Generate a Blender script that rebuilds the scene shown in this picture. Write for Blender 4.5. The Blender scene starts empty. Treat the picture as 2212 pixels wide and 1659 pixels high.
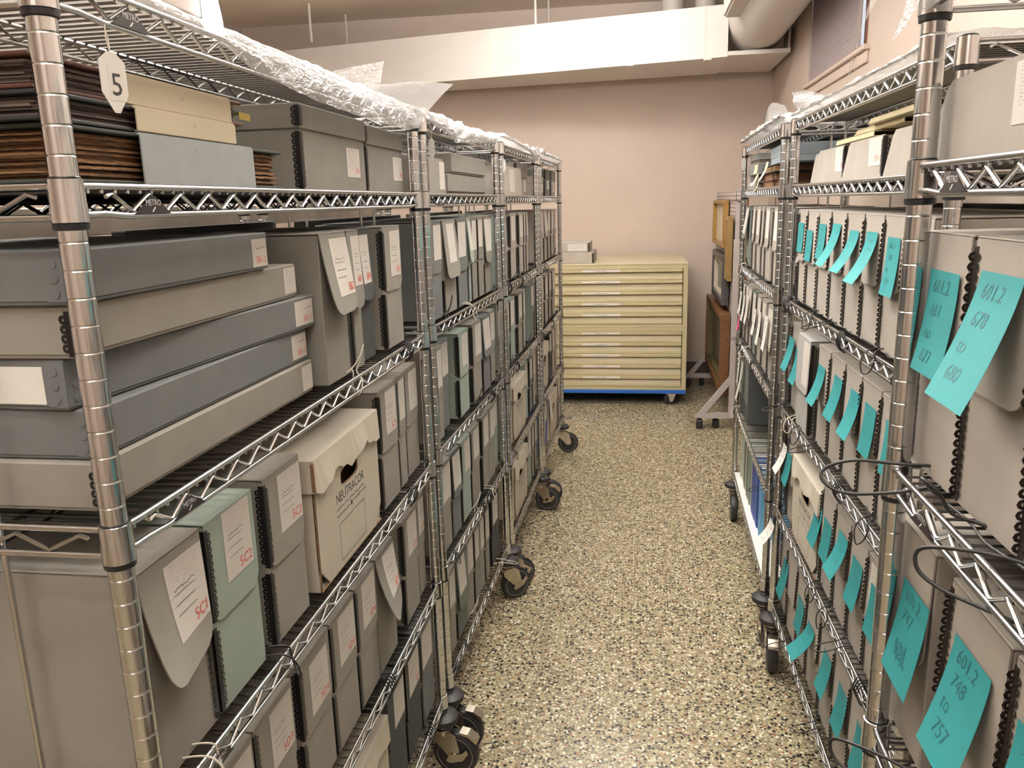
import bpy, bmesh, math, random
from mathutils import Vector, Matrix, noise
random.seed(7)
IN = 0.0254
FL = 60.0          # camera height above the floor, inches; all z below are measured from eye height
PI = math.pi
C = bpy.context.scene.collection
sc = bpy.context.scene

def V(x, y, z): return Vector((x*IN, y*IN, (z+FL)*IN))

# ------------------------------------------------------------------ camera, world, exposure
cam_d = bpy.data.cameras.new('camera'); cam = bpy.data.objects.new('camera', cam_d); C.objects.link(cam)
R_ = Vector((0.98791321, 0.15264937, -0.02693822)); U_ = Vector((-0.00771004, 0.22196156, 0.97502493)); W_ = Vector((-0.15481619, 0.96303231, -0.22045569))
cam.matrix_world = Matrix(((R_[0], U_[0], -W_[0], 0), (R_[1], U_[1], -W_[1], 0), (R_[2], U_[2], -W_[2], FL*IN), (0, 0, 0, 1)))
cam_d.sensor_width = 36.0; cam_d.lens = 36.0*1732.194/2212.0; cam_d.clip_start = 0.02; cam_d.clip_end = 60
sc.camera = cam
w = bpy.data.worlds.new('world'); sc.world = w; w.use_nodes = True
w.node_tree.nodes['Background'].inputs[0].default_value = (0.9, 0.93, 1.0, 1); w.node_tree.nodes['Background'].inputs[1].default_value = 0.6
sc.view_settings.view_transform = 'Standard'; sc.view_settings.look = 'None'; sc.view_settings.gamma = 1.0
sc.view_settings.use_curve_mapping = False
sc.view_settings.exposure = 0.5
sc.cycles.max_bounces = 8; sc.cycles.diffuse_bounces = 4; sc.cycles.glossy_bounces = 4; sc.cycles.transparent_max_bounces = 12
sc.cycles.sample_clamp_indirect = 6.0; sc.cycles.use_denoising = True; sc.cycles.caustics_reflective = False; sc.cycles.caustics_refractive = False
LAMP_COL = (1.0, 0.965, 0.895); LAMP_POWER = 40.0

# ------------------------------------------------------------------ materials
def newmat(name):
    m = bpy.data.materials.new(name); m.use_nodes = True
    return m, m.node_tree, m.node_tree.nodes['Principled BSDF']
def nd(nt, t, **k):
    n = nt.nodes.new(t)
    for a, b in k.items(): setattr(n, a, b)
    return n
def mat(name, col, rough=0.6, metal=0.0, noise_scale=0, var=0.0, bump=0.0, bscale=200, spec=None, coord='Object'):
    m, nt, b = newmat(name)
    b.inputs['Base Color'].default_value = (*col, 1); b.inputs['Roughness'].default_value = rough; b.inputs['Metallic'].default_value = metal
    if spec is not None: b.inputs['Specular IOR Level'].default_value = spec
    tc = nd(nt, 'ShaderNodeTexCoord')
    if var:
        n = nd(nt, 'ShaderNodeTexNoise'); n.inputs['Scale'].default_value = noise_scale; n.inputs['Detail'].default_value = 6
        r = nd(nt, 'ShaderNodeMapRange'); r.inputs['From Min'].default_value = .3; r.inputs['From Max'].default_value = .7
        r.inputs['To Min'].default_value = 1-var; r.inputs['To Max'].default_value = 1+var
        mx = nd(nt, 'ShaderNodeVectorMath', operation='SCALE'); mx.inputs[0].default_value = col
        nt.links.new(tc.outputs[coord], n.inputs['Vector']); nt.links.new(n.outputs['Fac'], r.inputs[0])
        nt.links.new(r.outputs[0], mx.inputs['Scale']); nt.links.new(mx.outputs[0], b.inputs['Base Color'])
    if bump:
        n2 = nd(nt, 'ShaderNodeTexNoise'); n2.inputs['Scale'].default_value = bscale; n2.inputs['Detail'].default_value = 4
        bp = nd(nt, 'ShaderNodeBump'); bp.inputs['Strength'].default_value = bump; bp.inputs['Distance'].default_value = .002
        nt.links.new(tc.outputs[coord], n2.inputs['Vector']); nt.links.new(n2.outputs['Fac'], bp.inputs['Height']); nt.links.new(bp.outputs[0], b.inputs['Normal'])
    return m
def emis(name, col, s):
    m = bpy.data.materials.new(name); m.use_nodes = True; nt = m.node_tree; nt.nodes.clear()
    e = nd(nt, 'ShaderNodeEmission'); e.inputs[0].default_value = (*col, 1); e.inputs[1].default_value = s
    o = nd(nt, 'ShaderNodeOutputMaterial'); nt.links.new(e.outputs[0], o.inputs[0]); return m

def board(name, col): return mat(name, col, .75, 0, 14, .07, .12, 900)
BOARD = {'warm': board('grey_board', (.26, .245, .222)), 'cool': board('blue_grey_board', (.150, .160, .166)), 'mid': board('mid_grey_board', (.215, .205, .185)),
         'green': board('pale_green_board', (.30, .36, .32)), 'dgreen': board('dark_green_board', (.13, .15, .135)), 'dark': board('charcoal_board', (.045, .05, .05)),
         'tan': board('taupe_board', (.315, .287, .257)), 'tan2': board('light_taupe_board', (.335, .305, .275)), 'pink': board('pinkish_grey_board', (.40, .36, .325)),
         'bluegrey': board('pale_blue_board', (.30, .36, .40)), 'lgrey': board('light_grey_board', (.33, .33, .32))}
CHROME = mat('chrome', (.66, .675, .69), .13, 1.0, 3, .05)
CHROME_D = mat('chrome_wire', (.62, .625, .635), .2, 1.0)
WIRE = mat('plated_wire', (.12, .115, .11), .34, 1.0)
ZINC = mat('zinc_plate', (.62, .56, .47), .3, 1.0, 30, .15)
BLACKP = mat('black_plastic', (.012, .012, .014), .35)
RUBBER = mat('black_rubber', (.018, .018, .02), .5)
TREAD = mat('grey_tread_line', (.3, .3, .3), .5)
EDGE = mat('black_metal_edge', (.016, .015, .015), .38, .3)
EDGE_B = mat('bronze_metal_edge', (.035, .028, .024), .38, .6)
CORD = mat('black_elastic', (.01, .01, .011), .5)
STRING = mat('white_string', (.62, .58, .5), .8)
TEAL = mat('teal_note_paper', (.015, .205, .225), .7, 0, 20, .06)
PINKN = mat('pink_note_paper', (.85, .09, .3), .7)
PAPER = mat('white_paper', (.72, .70, .66), .75, 0, 30, .04)
CREAM = mat('cream_paper', (.66, .58, .38), .75, 0, 12, .05)
INK = mat('pencil_ink', (.06, .07, .08), .6)
INK_T = mat('pencil_on_teal', (.012, .10, .12), .6)
RED = mat('red_ink', (.62, .07, .06), .6)
BLKINK = mat('black_ink', (.03, .03, .03), .6)
HOLE = mat('raw_board_edge', (.16, .09, .045), .8)
PAGES = None

def label_mat():
    m, nt, b = newmat('printed_label')
    b.inputs['Roughness'].default_value = .7
    tc = nd(nt, 'ShaderNodeTexCoord'); sp = nd(nt, 'ShaderNodeSeparateXYZ'); nt.links.new(tc.outputs['Generated'], sp.inputs[0])
    # faint rows of small print, broken into words by noise
    rows = nd(nt, 'ShaderNodeMath', operation='MULTIPLY'); rows.inputs[1].default_value = 17.0; nt.links.new(sp.outputs['Z'], rows.inputs[0])
    fr = nd(nt, 'ShaderNodeMath', operation='FRACT'); nt.links.new(rows.outputs[0], fr.inputs[0])
    lt = nd(nt, 'ShaderNodeMath', operation='LESS_THAN'); lt.inputs[1].default_value = .34; nt.links.new(fr.outputs[0], lt.inputs[0])
    fl = nd(nt, 'ShaderNodeMath', operation='FLOOR'); nt.links.new(rows.outputs[0], fl.inputs[0])
    cmb = nd(nt, 'ShaderNodeCombineXYZ'); sx = nd(nt, 'ShaderNodeMath', operation='MULTIPLY'); sx.inputs[1].default_value = 9.0
    nt.links.new(sp.outputs['X'], sx.inputs[0]); nt.links.new(sx.outputs[0], cmb.inputs[0]); nt.links.new(fl.outputs[0], cmb.inputs[1])
    oi = nd(nt, 'ShaderNodeObjectInfo'); rz = nd(nt, 'ShaderNodeMath', operation='MULTIPLY'); rz.inputs[1].default_value = 50; nt.links.new(oi.outputs['Random'], rz.inputs[0]); nt.links.new(rz.outputs[0], cmb.inputs[2])
    wn = nd(nt, 'ShaderNodeTexNoise'); wn.inputs['Scale'].default_value = 2.3; wn.inputs['Detail'].default_value = 3; nt.links.new(cmb.outputs[0], wn.inputs['Vector'])
    gt = nd(nt, 'ShaderNodeMath', operation='GREATER_THAN'); gt.inputs[1].default_value = .49; nt.links.new(wn.outputs['Fac'], gt.inputs[0])
    a = nd(nt, 'ShaderNodeMath', operation='MULTIPLY'); nt.links.new(lt.outputs[0], a.inputs[0]); nt.links.new(gt.outputs[0], a.inputs[1])
    up = nd(nt, 'ShaderNodeMath', operation='GREATER_THAN'); up.inputs[1].default_value = .30; nt.links.new(sp.outputs['Z'], up.inputs[0])
    x1 = nd(nt, 'ShaderNodeMath', operation='GREATER_THAN'); x1.inputs[1].default_value = .12; nt.links.new(sp.outputs['X'], x1.inputs[0])
    x2 = nd(nt, 'ShaderNodeMath', operation='LESS_THAN'); x2.inputs[1].default_value = .88; nt.links.new(sp.outputs['X'], x2.inputs[0])
    for q in (up, x1, x2):
        mm = nd(nt, 'ShaderNodeMath', operation='MULTIPLY'); nt.links.new(a.outputs[0], mm.inputs[0]); nt.links.new(q.outputs[0], mm.inputs[1]); a = mm
    sc_ = nd(nt, 'ShaderNodeMath', operation='MULTIPLY'); sc_.inputs[1].default_value = .42; nt.links.new(a.outputs[0], sc_.inputs[0])
    mx = nd(nt, 'ShaderNodeMixRGB'); mx.inputs[1].default_value = (.60, .565, .525, 1); mx.inputs[2].default_value = (.14, .11, .11, 1)
    nt.links.new(sc_.outputs[0], mx.inputs[0]); nt.links.new(mx.outputs[0], b.inputs['Base Color'])
    return m
LABEL = label_mat()
def label2():
    m = LABEL.copy(); m.name = 'stamped_label'; nt = m.node_tree
    for n in nt.nodes:
        if n.type == 'MATH' and n.operation == 'GREATER_THAN' and abs(n.inputs[1].default_value-.30) < 1e-4: n.inputs[1].default_value = .62
        if n.type == 'MIX_RGB': n.inputs[2].default_value = (.42, .27, .25, 1)
        if n.type == 'MATH' and n.operation == 'MULTIPLY' and abs(n.inputs[1].default_value-17) < 1e-4: n.inputs[1].default_value = 22
    return m
LABEL_S = label2()

def stripes(name, c1, c2, scale, axis='Z', rough=.7, dist=2.0, bump=.4):
    m, nt, b = newmat(name); b.inputs['Roughness'].default_value = rough
    tc = nd(nt, 'ShaderNodeTexCoord'); wv = nd(nt, 'ShaderNodeTexWave', bands_direction=axis); wv.inputs['Scale'].default_value = scale
    wv.inputs['Distortion'].default_value = dist; wv.inputs['Detail'].default_value = 3
    r = nd(nt, 'ShaderNodeMixRGB'); r.inputs[1].default_value = (*c1, 1); r.inputs[2].default_value = (*c2, 1)
    nt.links.new(tc.outputs['Object'], wv.inputs['Vector']); nt.links.new(wv.outputs['Fac'], r.inputs[0]); nt.links.new(r.outputs[0], b.inputs['Base Color'])
    bp = nd(nt, 'ShaderNodeBump'); bp.inputs['Strength'].default_value = bump; bp.inputs['Distance'].default_value = .0015
    nt.links.new(wv.outputs['Fac'], bp.inputs['Height']); nt.links.new(bp.outputs[0], b.inputs['Normal'])
    return m
PAGES = stripes('aged_pages', (.24, .13, .055), (.07, .035, .015), 55, 'Z', .85, 3.5)
PAGES2 = stripes('grey_pages', (.17, .135, .12), (.07, .055, .05), 90, 'Z', .85, 2)
CARTON = stripes('ribbed_cream_carton', (.56, .51, .425), (.515, .47, .39), 55, 'X', .75, .4, .5)
CARTON_P = mat('cream_carton', (.55, .50, .42), .75, 0, 12, .05, .1, 600)
CARTON_IN = mat('brown_carton_edge', (.20, .12, .065), .85)

def terrazzo():
    m, nt, b = newmat('terrazzo'); b.inputs['Roughness'].default_value = .3
    tc = nd(nt, 'ShaderNodeTexCoord'); mp = nd(nt, 'ShaderNodeMapping'); nt.links.new(tc.outputs['Object'], mp.inputs[0])
    ns = nd(nt, 'ShaderNodeTexNoise'); ns.inputs['Scale'].default_value = 120; ns.inputs['Detail'].default_value = 2; nt.links.new(mp.outputs[0], ns.inputs['Vector'])
    ad = nd(nt, 'ShaderNodeVectorMath', operation='MULTIPLY_ADD'); ad.inputs[1].default_value = (.008, .008, 0); nt.links.new(ns.outputs['Color'], ad.inputs[0]); nt.links.new(mp.outputs[0], ad.inputs[2])
    def layer(scale, thr, stops):
        v = nd(nt, 'ShaderNodeTexVoronoi'); v.inputs['Scale'].default_value = scale; v.inputs['Randomness'].default_value = 1; nt.links.new(ad.outputs[0], v.inputs['Vector'])
        s = nd(nt, 'ShaderNodeSeparateColor'); nt.links.new(v.outputs['Color'], s.inputs[0])
        cr = nd(nt, 'ShaderNodeValToRGB'); cr.color_ramp.interpolation = 'CONSTANT'
        e = cr.color_ramp.elements
        e[0].position = 0; e[0].color = (*stops[0][1], 1); e[1].position = stops[1][0]; e[1].color = (*stops[1][1], 1)
        for p_, c_ in stops[2:]: q = e.new(p_); q.color = (*c_, 1)
        nt.links.new(s.outputs[0], cr.inputs[0])
        ve = nd(nt, 'ShaderNodeMath', operation='LESS_THAN'); ve.inputs[1].default_value = thr; nt.links.new(v.outputs['Distance'], ve.inputs[0])
        return cr.outputs[0], ve.outputs[0], s.outputs[1]
    c1, m1, r1 = layer(150, .62, [(0, (.33, .28, .17)), (.3, (.43, .37, .24)), (.50, (.20, .17, .11)), (.66, (.66, .61, .48)), (.79, (.27, .15, .08)), (.84, (.15, .145, .11)), (.90, (.03, .026, .024))])
    c2, m2, r2 = layer(86, .43, [(0, (.40, .35, .23)), (.18, (.70, .66, .54)), (.36, (.31, .27, .17)), (.46, (.27, .13, .07)), (.52, (.19, .18, .13)), (.60, (.02, .017, .018)), (.99, (.5, .4, .3))])
    mx = nd(nt, 'ShaderNodeMixRGB'); mx.inputs[1].default_value = (.29, .25, .165, 1); nt.links.new(m1, mx.inputs[0]); nt.links.new(c1, mx.inputs[2])
    g = nd(nt, 'ShaderNodeMath', operation='GREATER_THAN'); g.inputs[1].default_value = .30; nt.links.new(r2, g.inputs[0])
    mm = nd(nt, 'ShaderNodeMath', operation='MULTIPLY'); nt.links.new(g.outputs[0], mm.inputs[0]); nt.links.new(m2, mm.inputs[1])
    mx2 = nd(nt, 'ShaderNodeMixRGB'); nt.links.new(mm.outputs[0], mx2.inputs[0]); nt.links.new(mx.outputs[0], mx2.inputs[1]); nt.links.new(c2, mx2.inputs[2])
    nt.links.new(mx2.outputs[0], b.inputs['Base Color'])
    n3 = nd(nt, 'ShaderNodeTexNoise'); n3.inputs['Scale'].default_value = 3; rr = nd(nt, 'ShaderNodeMapRange'); rr.inputs['To Min'].default_value = .17; rr.inputs['To Max'].default_value = .3
    nt.links.new(mp.outputs[0], n3.inputs['Vector']); nt.links.new(n3.outputs['Fac'], rr.inputs[0]); nt.links.new(rr.outputs[0], b.inputs['Roughness'])
    return m
TERR = terrazzo()

def plastic_mat(name, tr, col=(.92, .91, .92)):
    m = bpy.data.materials.new(name); m.use_nodes = True; nt = m.node_tree; nt.nodes.clear()
    o = nd(nt, 'ShaderNodeOutputMaterial'); t = nd(nt, 'ShaderNodeBsdfTransparent'); g = nd(nt, 'ShaderNodeBsdfGlossy'); d = nd(nt, 'ShaderNodeBsdfDiffuse'); tl = nd(nt, 'ShaderNodeBsdfTranslucent')
    g.inputs['Roughness'].default_value = .1; g.inputs[0].default_value = (.95, .95, .97, 1); d.inputs[0].default_value = (*col, 1); tl.inputs[0].default_value = (*col, 1)
    tc = nd(nt, 'ShaderNodeTexCoord'); mp = nd(nt, 'ShaderNodeMapping'); mp.inputs['Scale'].default_value = (2.2, 1, 2.2); n = nd(nt, 'ShaderNodeTexNoise'); n.inputs['Scale'].default_value = 48; n.inputs['Detail'].default_value = 7; n.inputs['Distortion'].default_value = 1.6
    nt.links.new(tc.outputs['Object'], mp.inputs[0]); nt.links.new(mp.outputs[0], n.inputs['Vector'])
    bp = nd(nt, 'ShaderNodeBump'); bp.inputs['Strength'].default_value = 1.0; bp.inputs['Distance'].default_value = .012; nt.links.new(n.outputs['Fac'], bp.inputs['Height'])
    for q in (g, d, tl): nt.links.new(bp.outputs[0], q.inputs['Normal'])
    a1 = nd(nt, 'ShaderNodeMixShader'); a1.inputs[0].default_value = .4; nt.links.new(d.outputs[0], a1.inputs[1]); nt.links.new(tl.outputs[0], a1.inputs[2])
    a2 = nd(nt, 'ShaderNodeMixShader'); a2.inputs[0].default_value = .38; nt.links.new(a1.outputs[0], a2.inputs[1]); nt.links.new(g.outputs[0], a2.inputs[2])
    a3 = nd(nt, 'ShaderNodeMixShader'); a3.inputs[0].default_value = tr; nt.links.new(a2.outputs[0], a3.inputs[1]); nt.links.new(t.outputs[0], a3.inputs[2])
    nt.links.new(a3.outputs[0], o.inputs[0]); return m
PLASTIC = plastic_mat('crinkled_clear_plastic', .38); PLASTIC2 = plastic_mat('cloudy_plastic_film', .22, (.88, .87, .87)); FILM = plastic_mat('thin_clear_film', .72)

# ------------------------------------------------------------------ mesh helpers (inches)
def rot_to(d):
    d = Vector(d).normalized(); up = Vector((0, 0, 1)) if abs(d.z) < .95 else Vector((1, 0, 0))
    a = d.cross(up).normalized(); b = d.cross(a).normalized(); return a, b
class M:
    def __init__(s, sharp=1.25): s.v = []; s.f = []; s.m = []; s.s = []; s.sharp = sharp
    def add(s, vs, fs, mi=0, sm=False):
        o = len(s.v); s.v += [tuple(q) for q in vs]; s.f += [tuple(i+o for i in f) for f in fs]; s.m += [mi]*len(fs); s.s += [sm]*len(fs); return s
    def box(s, a, b, mi=0):
        (x0, y0, z0), (x1, y1, z1) = a, b
        return s.add([(x0, y0, z0), (x1, y0, z0), (x1, y1, z0), (x0, y1, z0), (x0, y0, z1), (x1, y0, z1), (x1, y1, z1), (x0, y1, z1)],
                     [(0, 3, 2, 1), (4, 5, 6, 7), (0, 1, 5, 4), (1, 2, 6, 5), (2, 3, 7, 6), (3, 0, 4, 7)], mi)
    def cbox(s, a, b, c=.06, mi=0, seg=1):
        bm = bmesh.new(); bmesh.ops.create_cube(bm, size=1)
        for q in bm.verts: q.co = Vector([(a[i]+b[i])/2+q.co[i]*(b[i]-a[i]) for i in range(3)])
        bmesh.ops.bevel(bm, geom=list(bm.edges), offset=c, segments=seg, affect='EDGES', profile=.5)
        bm.verts.index_update(); s.add([q.co[:] for q in bm.verts], [tuple(x.index for x in f.verts) for f in bm.faces], mi); bm.free(); return s
    def tube(s, pts, r, n=6, mi=0, closed=False, caps=True):
        pts = [Vector(q) for q in pts]; N = len(pts); vs = []; prev = None
        for i in range(N):
            if closed: d = pts[(i+1) % N]-pts[i-1]
            else: d = pts[min(i+1, N-1)]-pts[max(i-1, 0)]
            d.normalize()
            if prev is None: a, b = rot_to(d)
            else:
                a = prev-d*prev.dot(d)
                a = a.normalized() if a.length > 1e-6 else rot_to(d)[0]
                b = d.cross(a)
            prev = a; ra = r[i] if isinstance(r, (list, tuple)) else r
            vs += [pts[i]+(a*math.cos(2*PI*k/n)+b*math.sin(2*PI*k/n))*ra for k in range(n)]
        fs = []
        for i in range(N if closed else N-1):
            j = (i+1) % N
            fs += [(i*n+k, i*n+(k+1) % n, j*n+(k+1) % n, j*n+k) for k in range(n)]
        s.add(vs, fs, mi, True)
        if caps and not closed:
            o = len(s.v)-len(vs); s.f += [tuple(o+k for k in range(n))[::-1], tuple(o+(N-1)*n+k for k in range(n))]; s.m += [mi]*2; s.s += [False]*2
        return s
    def lathe(s, prof, n=16, o=(0, 0, 0), axis='z', mi=0, sm=True):
        vs = []
        for r, h in prof:
            for k in range(n):
                c, t = r*math.cos(2*PI*k/n), r*math.sin(2*PI*k/n)
                q = (c, t, h) if axis == 'z' else ((h, c, t) if axis == 'x' else (c, h, t))
                vs.append((q[0]+o[0], q[1]+o[1], q[2]+o[2]))
        fs = [(i*n+k, i*n+(k+1) % n, (i+1)*n+(k+1) % n, (i+1)*n+k) for i in range(len(prof)-1) for k in range(n)]
        s.add(vs, fs, mi, sm); oo = len(s.v)-len(vs)
        s.f += [tuple(oo+k for k in range(n))[::-1], tuple(oo+(len(prof)-1)*n+k for k in range(n))]; s.m += [mi]*2; s.s += [False]*2
        return s
    def prism(s, poly, t0, t1, plane='xz', mi=0, fn=None):
        n = len(poly)
        def P(a, b, t): return {'xz': (a, t, b), 'xy': (a, b, t), 'yz': (t, a, b)}[plane]
        vs = [P(a, b, t0) for a, b in poly]+[P(a, b, t1) for a, b in poly]
        if fn: vs = [fn(*q) for q in vs]
        return s.add(vs, [tuple(range(n))[::-1], tuple(range(n, 2*n))]+[(i, (i+1) % n, n+(i+1) % n, n+i) for i in range(n)], mi)
    def grid(s, P, nu, nv, mi=0, sm=True):
        vs = [P(i/nu, j/nv) for j in range(nv+1) for i in range(nu+1)]
        return s.add(vs, [(j*(nu+1)+i, j*(nu+1)+i+1, (j+1)*(nu+1)+i+1, (j+1)*(nu+1)+i) for j in range(nv) for i in range(nu)], mi, sm)
    def mesh(s, name, mats):
        me = bpy.data.meshes.new(name); me.from_pydata([(a*IN, b*IN, c*IN) for a, b, c in s.v], [], s.f)
        for q in mats: me.materials.append(q)
        me.polygons.foreach_set('material_index', s.m); me.polygons.foreach_set('use_smooth', s.s)
        bm = bmesh.new(); bm.from_mesh(me); bmesh.ops.recalc_face_normals(bm, faces=list(bm.faces))
        for e in bm.edges:
            if len(e.link_faces) == 2 and e.calc_face_angle(0) > s.sharp: e.smooth = False
        bm.to_mesh(me); bm.free(); me.update(); return me
CACHE = {}
def ob(name, src, mats=None, parent=None, loc=(0, 0, 0), rot=(0, 0, 0), key=None):
    """link ONE mesh object; src is an M, a mesh, or a function building an M (cached under key)"""
    if key is not None:
        if key not in CACHE: CACHE[key] = (src() if callable(src) else src).mesh(name, mats if isinstance(mats, (list, tuple)) else [mats])
        me = CACHE[key]
    elif isinstance(src, M): me = src.mesh(name, mats if isinstance(mats, (list, tuple)) else [mats])
    else: me = src
    o = bpy.data.objects.new(name, me); C.objects.link(o)
    o.location = Vector(loc)*IN if parent else V(*loc); o.rotation_euler = rot
    if parent: o.parent = parent
    return o
def tag(o, label, cat, group=None):
    o['label'] = label; o['category'] = cat
    if group: o['group'] = group
    return o
def thing(name, loc, rot=0, label='', cat='', group=None):
    o = bpy.data.objects.new(name, None); C.objects.link(o); o.location = V(*loc); o.rotation_euler = (0, 0, rot); o.empty_display_size = .05
    return tag(o, label, cat, group)
def struct(name, m, mats, loc=(0, 0, 0), rot=(0, 0, 0)):
    o = ob(name, m, mats, None, loc, rot); o['kind'] = 'structure'; return o
def smoothpath(pts, k=5, closed=False):
    pts = [Vector(q) for q in pts]; out = []; n = len(pts)
    for i in range(n if closed else n-1):
        p0 = pts[(i-1) % n] if closed or i > 0 else pts[0]; p1 = pts[i]; p2 = pts[(i+1) % n]; p3 = pts[(i+2) % n] if closed or i+2 < n else pts[-1]
        for j in range(k):
            t = j/k; out.append(.5*((2*p1)+(p2-p0)*t+(2*p0-5*p1+4*p2-p3)*t*t+(3*p1-p0-3*p2+p3)*t**3))
    if not closed: out.append(pts[-1])
    return out
TXT = {}
def text2d(s, size, shear=0.0, align='LEFT', space=1.0):
    k = (s, shear, align, space)
    if k not in TXT:
        cu = bpy.data.curves.new('t', 'FONT'); cu.body = s; cu.size = 1; cu.shear = shear; cu.align_x = align; cu.resolution_u = 2; cu.space_character = space
        o = bpy.data.objects.new('t', cu); C.objects.link(o); dg = bpy.context.evaluated_depsgraph_get()
        me = bpy.data.meshes.new_from_object(o.evaluated_get(dg)); TXT[k] = ([(q.co.x, q.co.y) for q in me.vertices], [tuple(p.vertices) for p in me.polygons])
        bpy.data.objects.remove(o); bpy.data.curves.remove(cu); bpy.data.meshes.remove(me)
    v, f = TXT[k]; return [(a*size, b*size) for a, b in v], f
def add_text(m, s, size, fn, mi, **k):
    v, f = text2d(s, size, **k); m.add([fn(a, b) for a, b in v], f, mi)
def scribble(m, fn, x0, x1, z, amp, mi, wd=.035, n=14, seed=0):
    """an illegible pencil squiggle as a thin ribbon"""
    r = random.Random(seed); P = [(x0+(x1-x0)*i/n, z+amp*(r.random()-.5)*2) for i in range(n+1)]
    for (a, b), (c, d) in zip(P, P[1:]):
        L = math.hypot(c-a, d-b) or 1; nx, nz = -(d-b)/L*wd/2, (c-a)/L*wd/2
        m.add([fn(a+nx, b+nz), fn(a-nx, b-nz), fn(c-nx, d-nz), fn(c+nx, d+nz)], [(0, 1, 2, 3)], mi)

# ------------------------------------------------------------------ rack geometry data
Zs = [8.09, 1.03, -11.97, -24.97, -37.97, -50.97]        # shelf surface heights
UN = {'L1': ((-20.05, 26.46), (-20.36, 73.7)), 'L2': ((-20.57, 77.45), (-19.6, 112.4)), 'L3': ((-19.5, 116.1), (-18.88, 150)), 'L4': ((-18.8, 153.8), (-18.1, 187.85)),
      'R1': ((11.5, -11.6), (11.52, 36.35)), 'R2': ((17.96, 50.92), (17.49, 98.63)), 'R3': ((17.3, 104.2), (18.27, 149.4))}
RACK = {'L1': 'nearest left rack', 'L2': 'second left rack', 'L3': 'third left rack', 'L4': 'farthest left rack', 'R1': 'nearest right rack', 'R2': 'middle right rack', 'R3': 'farthest right rack'}
LEV = ['top', 'second', 'third', 'fourth', 'fifth', 'bottom']
ORD = ['first', 'second', 'third', 'fourth', 'fifth', 'sixth', 'seventh', 'eighth', 'ninth', 'tenth', 'eleventh', 'twelfth']
def side(u): return -1 if u[0] == 'L' else 1
def lineX(u, Y, ins=0.0):
    (x0, y0), (x1, y1) = UN[u]; return x0+(x1-x0)*(Y-y0)/(y1-y0)+side(u)*ins
def yaw(u):
    (x0, y0), (x1, y1) = UN[u]; return -math.atan2(x1-x0, y1-y0)

# ------------------------------------------------------------------ the room
WALLP = mat('pink_beige_paint', (.56, .468, .412), .55, 0, 2.5, .03, .15, 60)
CEILP = mat('ceiling_paint', (.86, .77, .68), .8, 0, 2, .03)
DUCTP = mat('white_painted_canvas', (.74, .705, .685), .45, 0, 5, .04, .35, 9)
WHITEP = mat('white_paint', (.70, .66, .62), .5)
BASEP = mat('dark_vinyl_base', (.06, .05, .045), .5)
BK = 280.0; CE = 61.3; LW = -136.0; RW = 42.0; FR = -110.0
m = M(); m.box((LW-4, FR-4, -64), (RW+60, BK+4, -60)); struct('floor', m, [TERR])
m = M()
JM = mat('terrazzo_divider', (.17, .145, .10), .5)
for a, b in (((-12.6, FR), (-12.6, BK)), ((-62, FR), (-62, BK))): m.box((a[0]-.08, a[1], -60), (a[0]+.08, b[1], -59.99))
for y in (-80, -8, 62, 168, 240): m.box((LW, y-.08, -60), (RW, y+.08, -59.99))
struct('trim_1', m, [JM])
m = M(); m.box((LW-4, FR-4, CE), (RW+60, BK+4, CE+4)); struct('ceiling', m, [CEILP])
m = M(); m.box((LW-4, BK, -60), (RW+8, BK+4, CE)); struct('wall_back', m, [WALLP])
m = M(); m.box((LW-4, FR-4, -60), (LW, BK+4, CE)); struct('wall_left', m, [WALLP])
m = M(); m.box((LW-4, FR-4, -60), (RW+60, FR, CE)); struct('wall_front', m, [WALLP])
WY0, WY1, WZ = 169.0, 224.5, 27.0
m = M(); m.box((RW, FR, -60), (RW+9, WY0, CE)); m.box((RW, WY1, -60), (RW+9, BK+4, CE)); m.box((RW, WY0, -60), (RW+9, WY1, WZ)); m.box((RW, WY0, 58), (RW+9, WY1, CE)); struct('wall_right', m, [WALLP])
m = M(); m.box((LW, BK-.5, -60), (RW, BK, -55.6)); struct('baseboard_back', m, [BASEP])
# window recess: frame, glass, sill
WFR = mat('brown_window_frame', (.20, .085, .055), .5); GLS = mat('frosted_dusk_glass', (.42, .40, .52), .2)
m = M(); m.box((RW+1.2, WY0, WZ), (RW+8.6, WY0+7.5, 58)); m.box((RW+6, WY1-3, WZ), (RW+8.6, WY1, 58)); m.box((RW+6, WY0, WZ), (RW+8.6, WY1, WZ+3)); m.box((RW+6, WY0, 55), (RW+8.6, WY1, 58)); m.box((RW+6.6, WY0+27, WZ), (RW+8.4, WY0+29, 58))
wf = struct('window_1', m, [WFR])
m = M(); m.box((RW+7.2, WY0+3, WZ+3), (RW+7.5, WY1-3, 55)); g = struct('window_glass', m, [GLS]); g.parent = wf; g.matrix_parent_inverse = wf.matrix_world.inverted()
m = M(); m.cbox((RW-1.2, WY0-2, WZ-1.0), (RW+6, WY1, WZ), .15); m.cbox((RW-.5, WY0-1.5, WZ-3.2), (RW, WY1-.5, WZ-1.0), .1); struct('trim_2', m, [mat('sill_paint', (.63, .51, .45), .45)])
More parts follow.
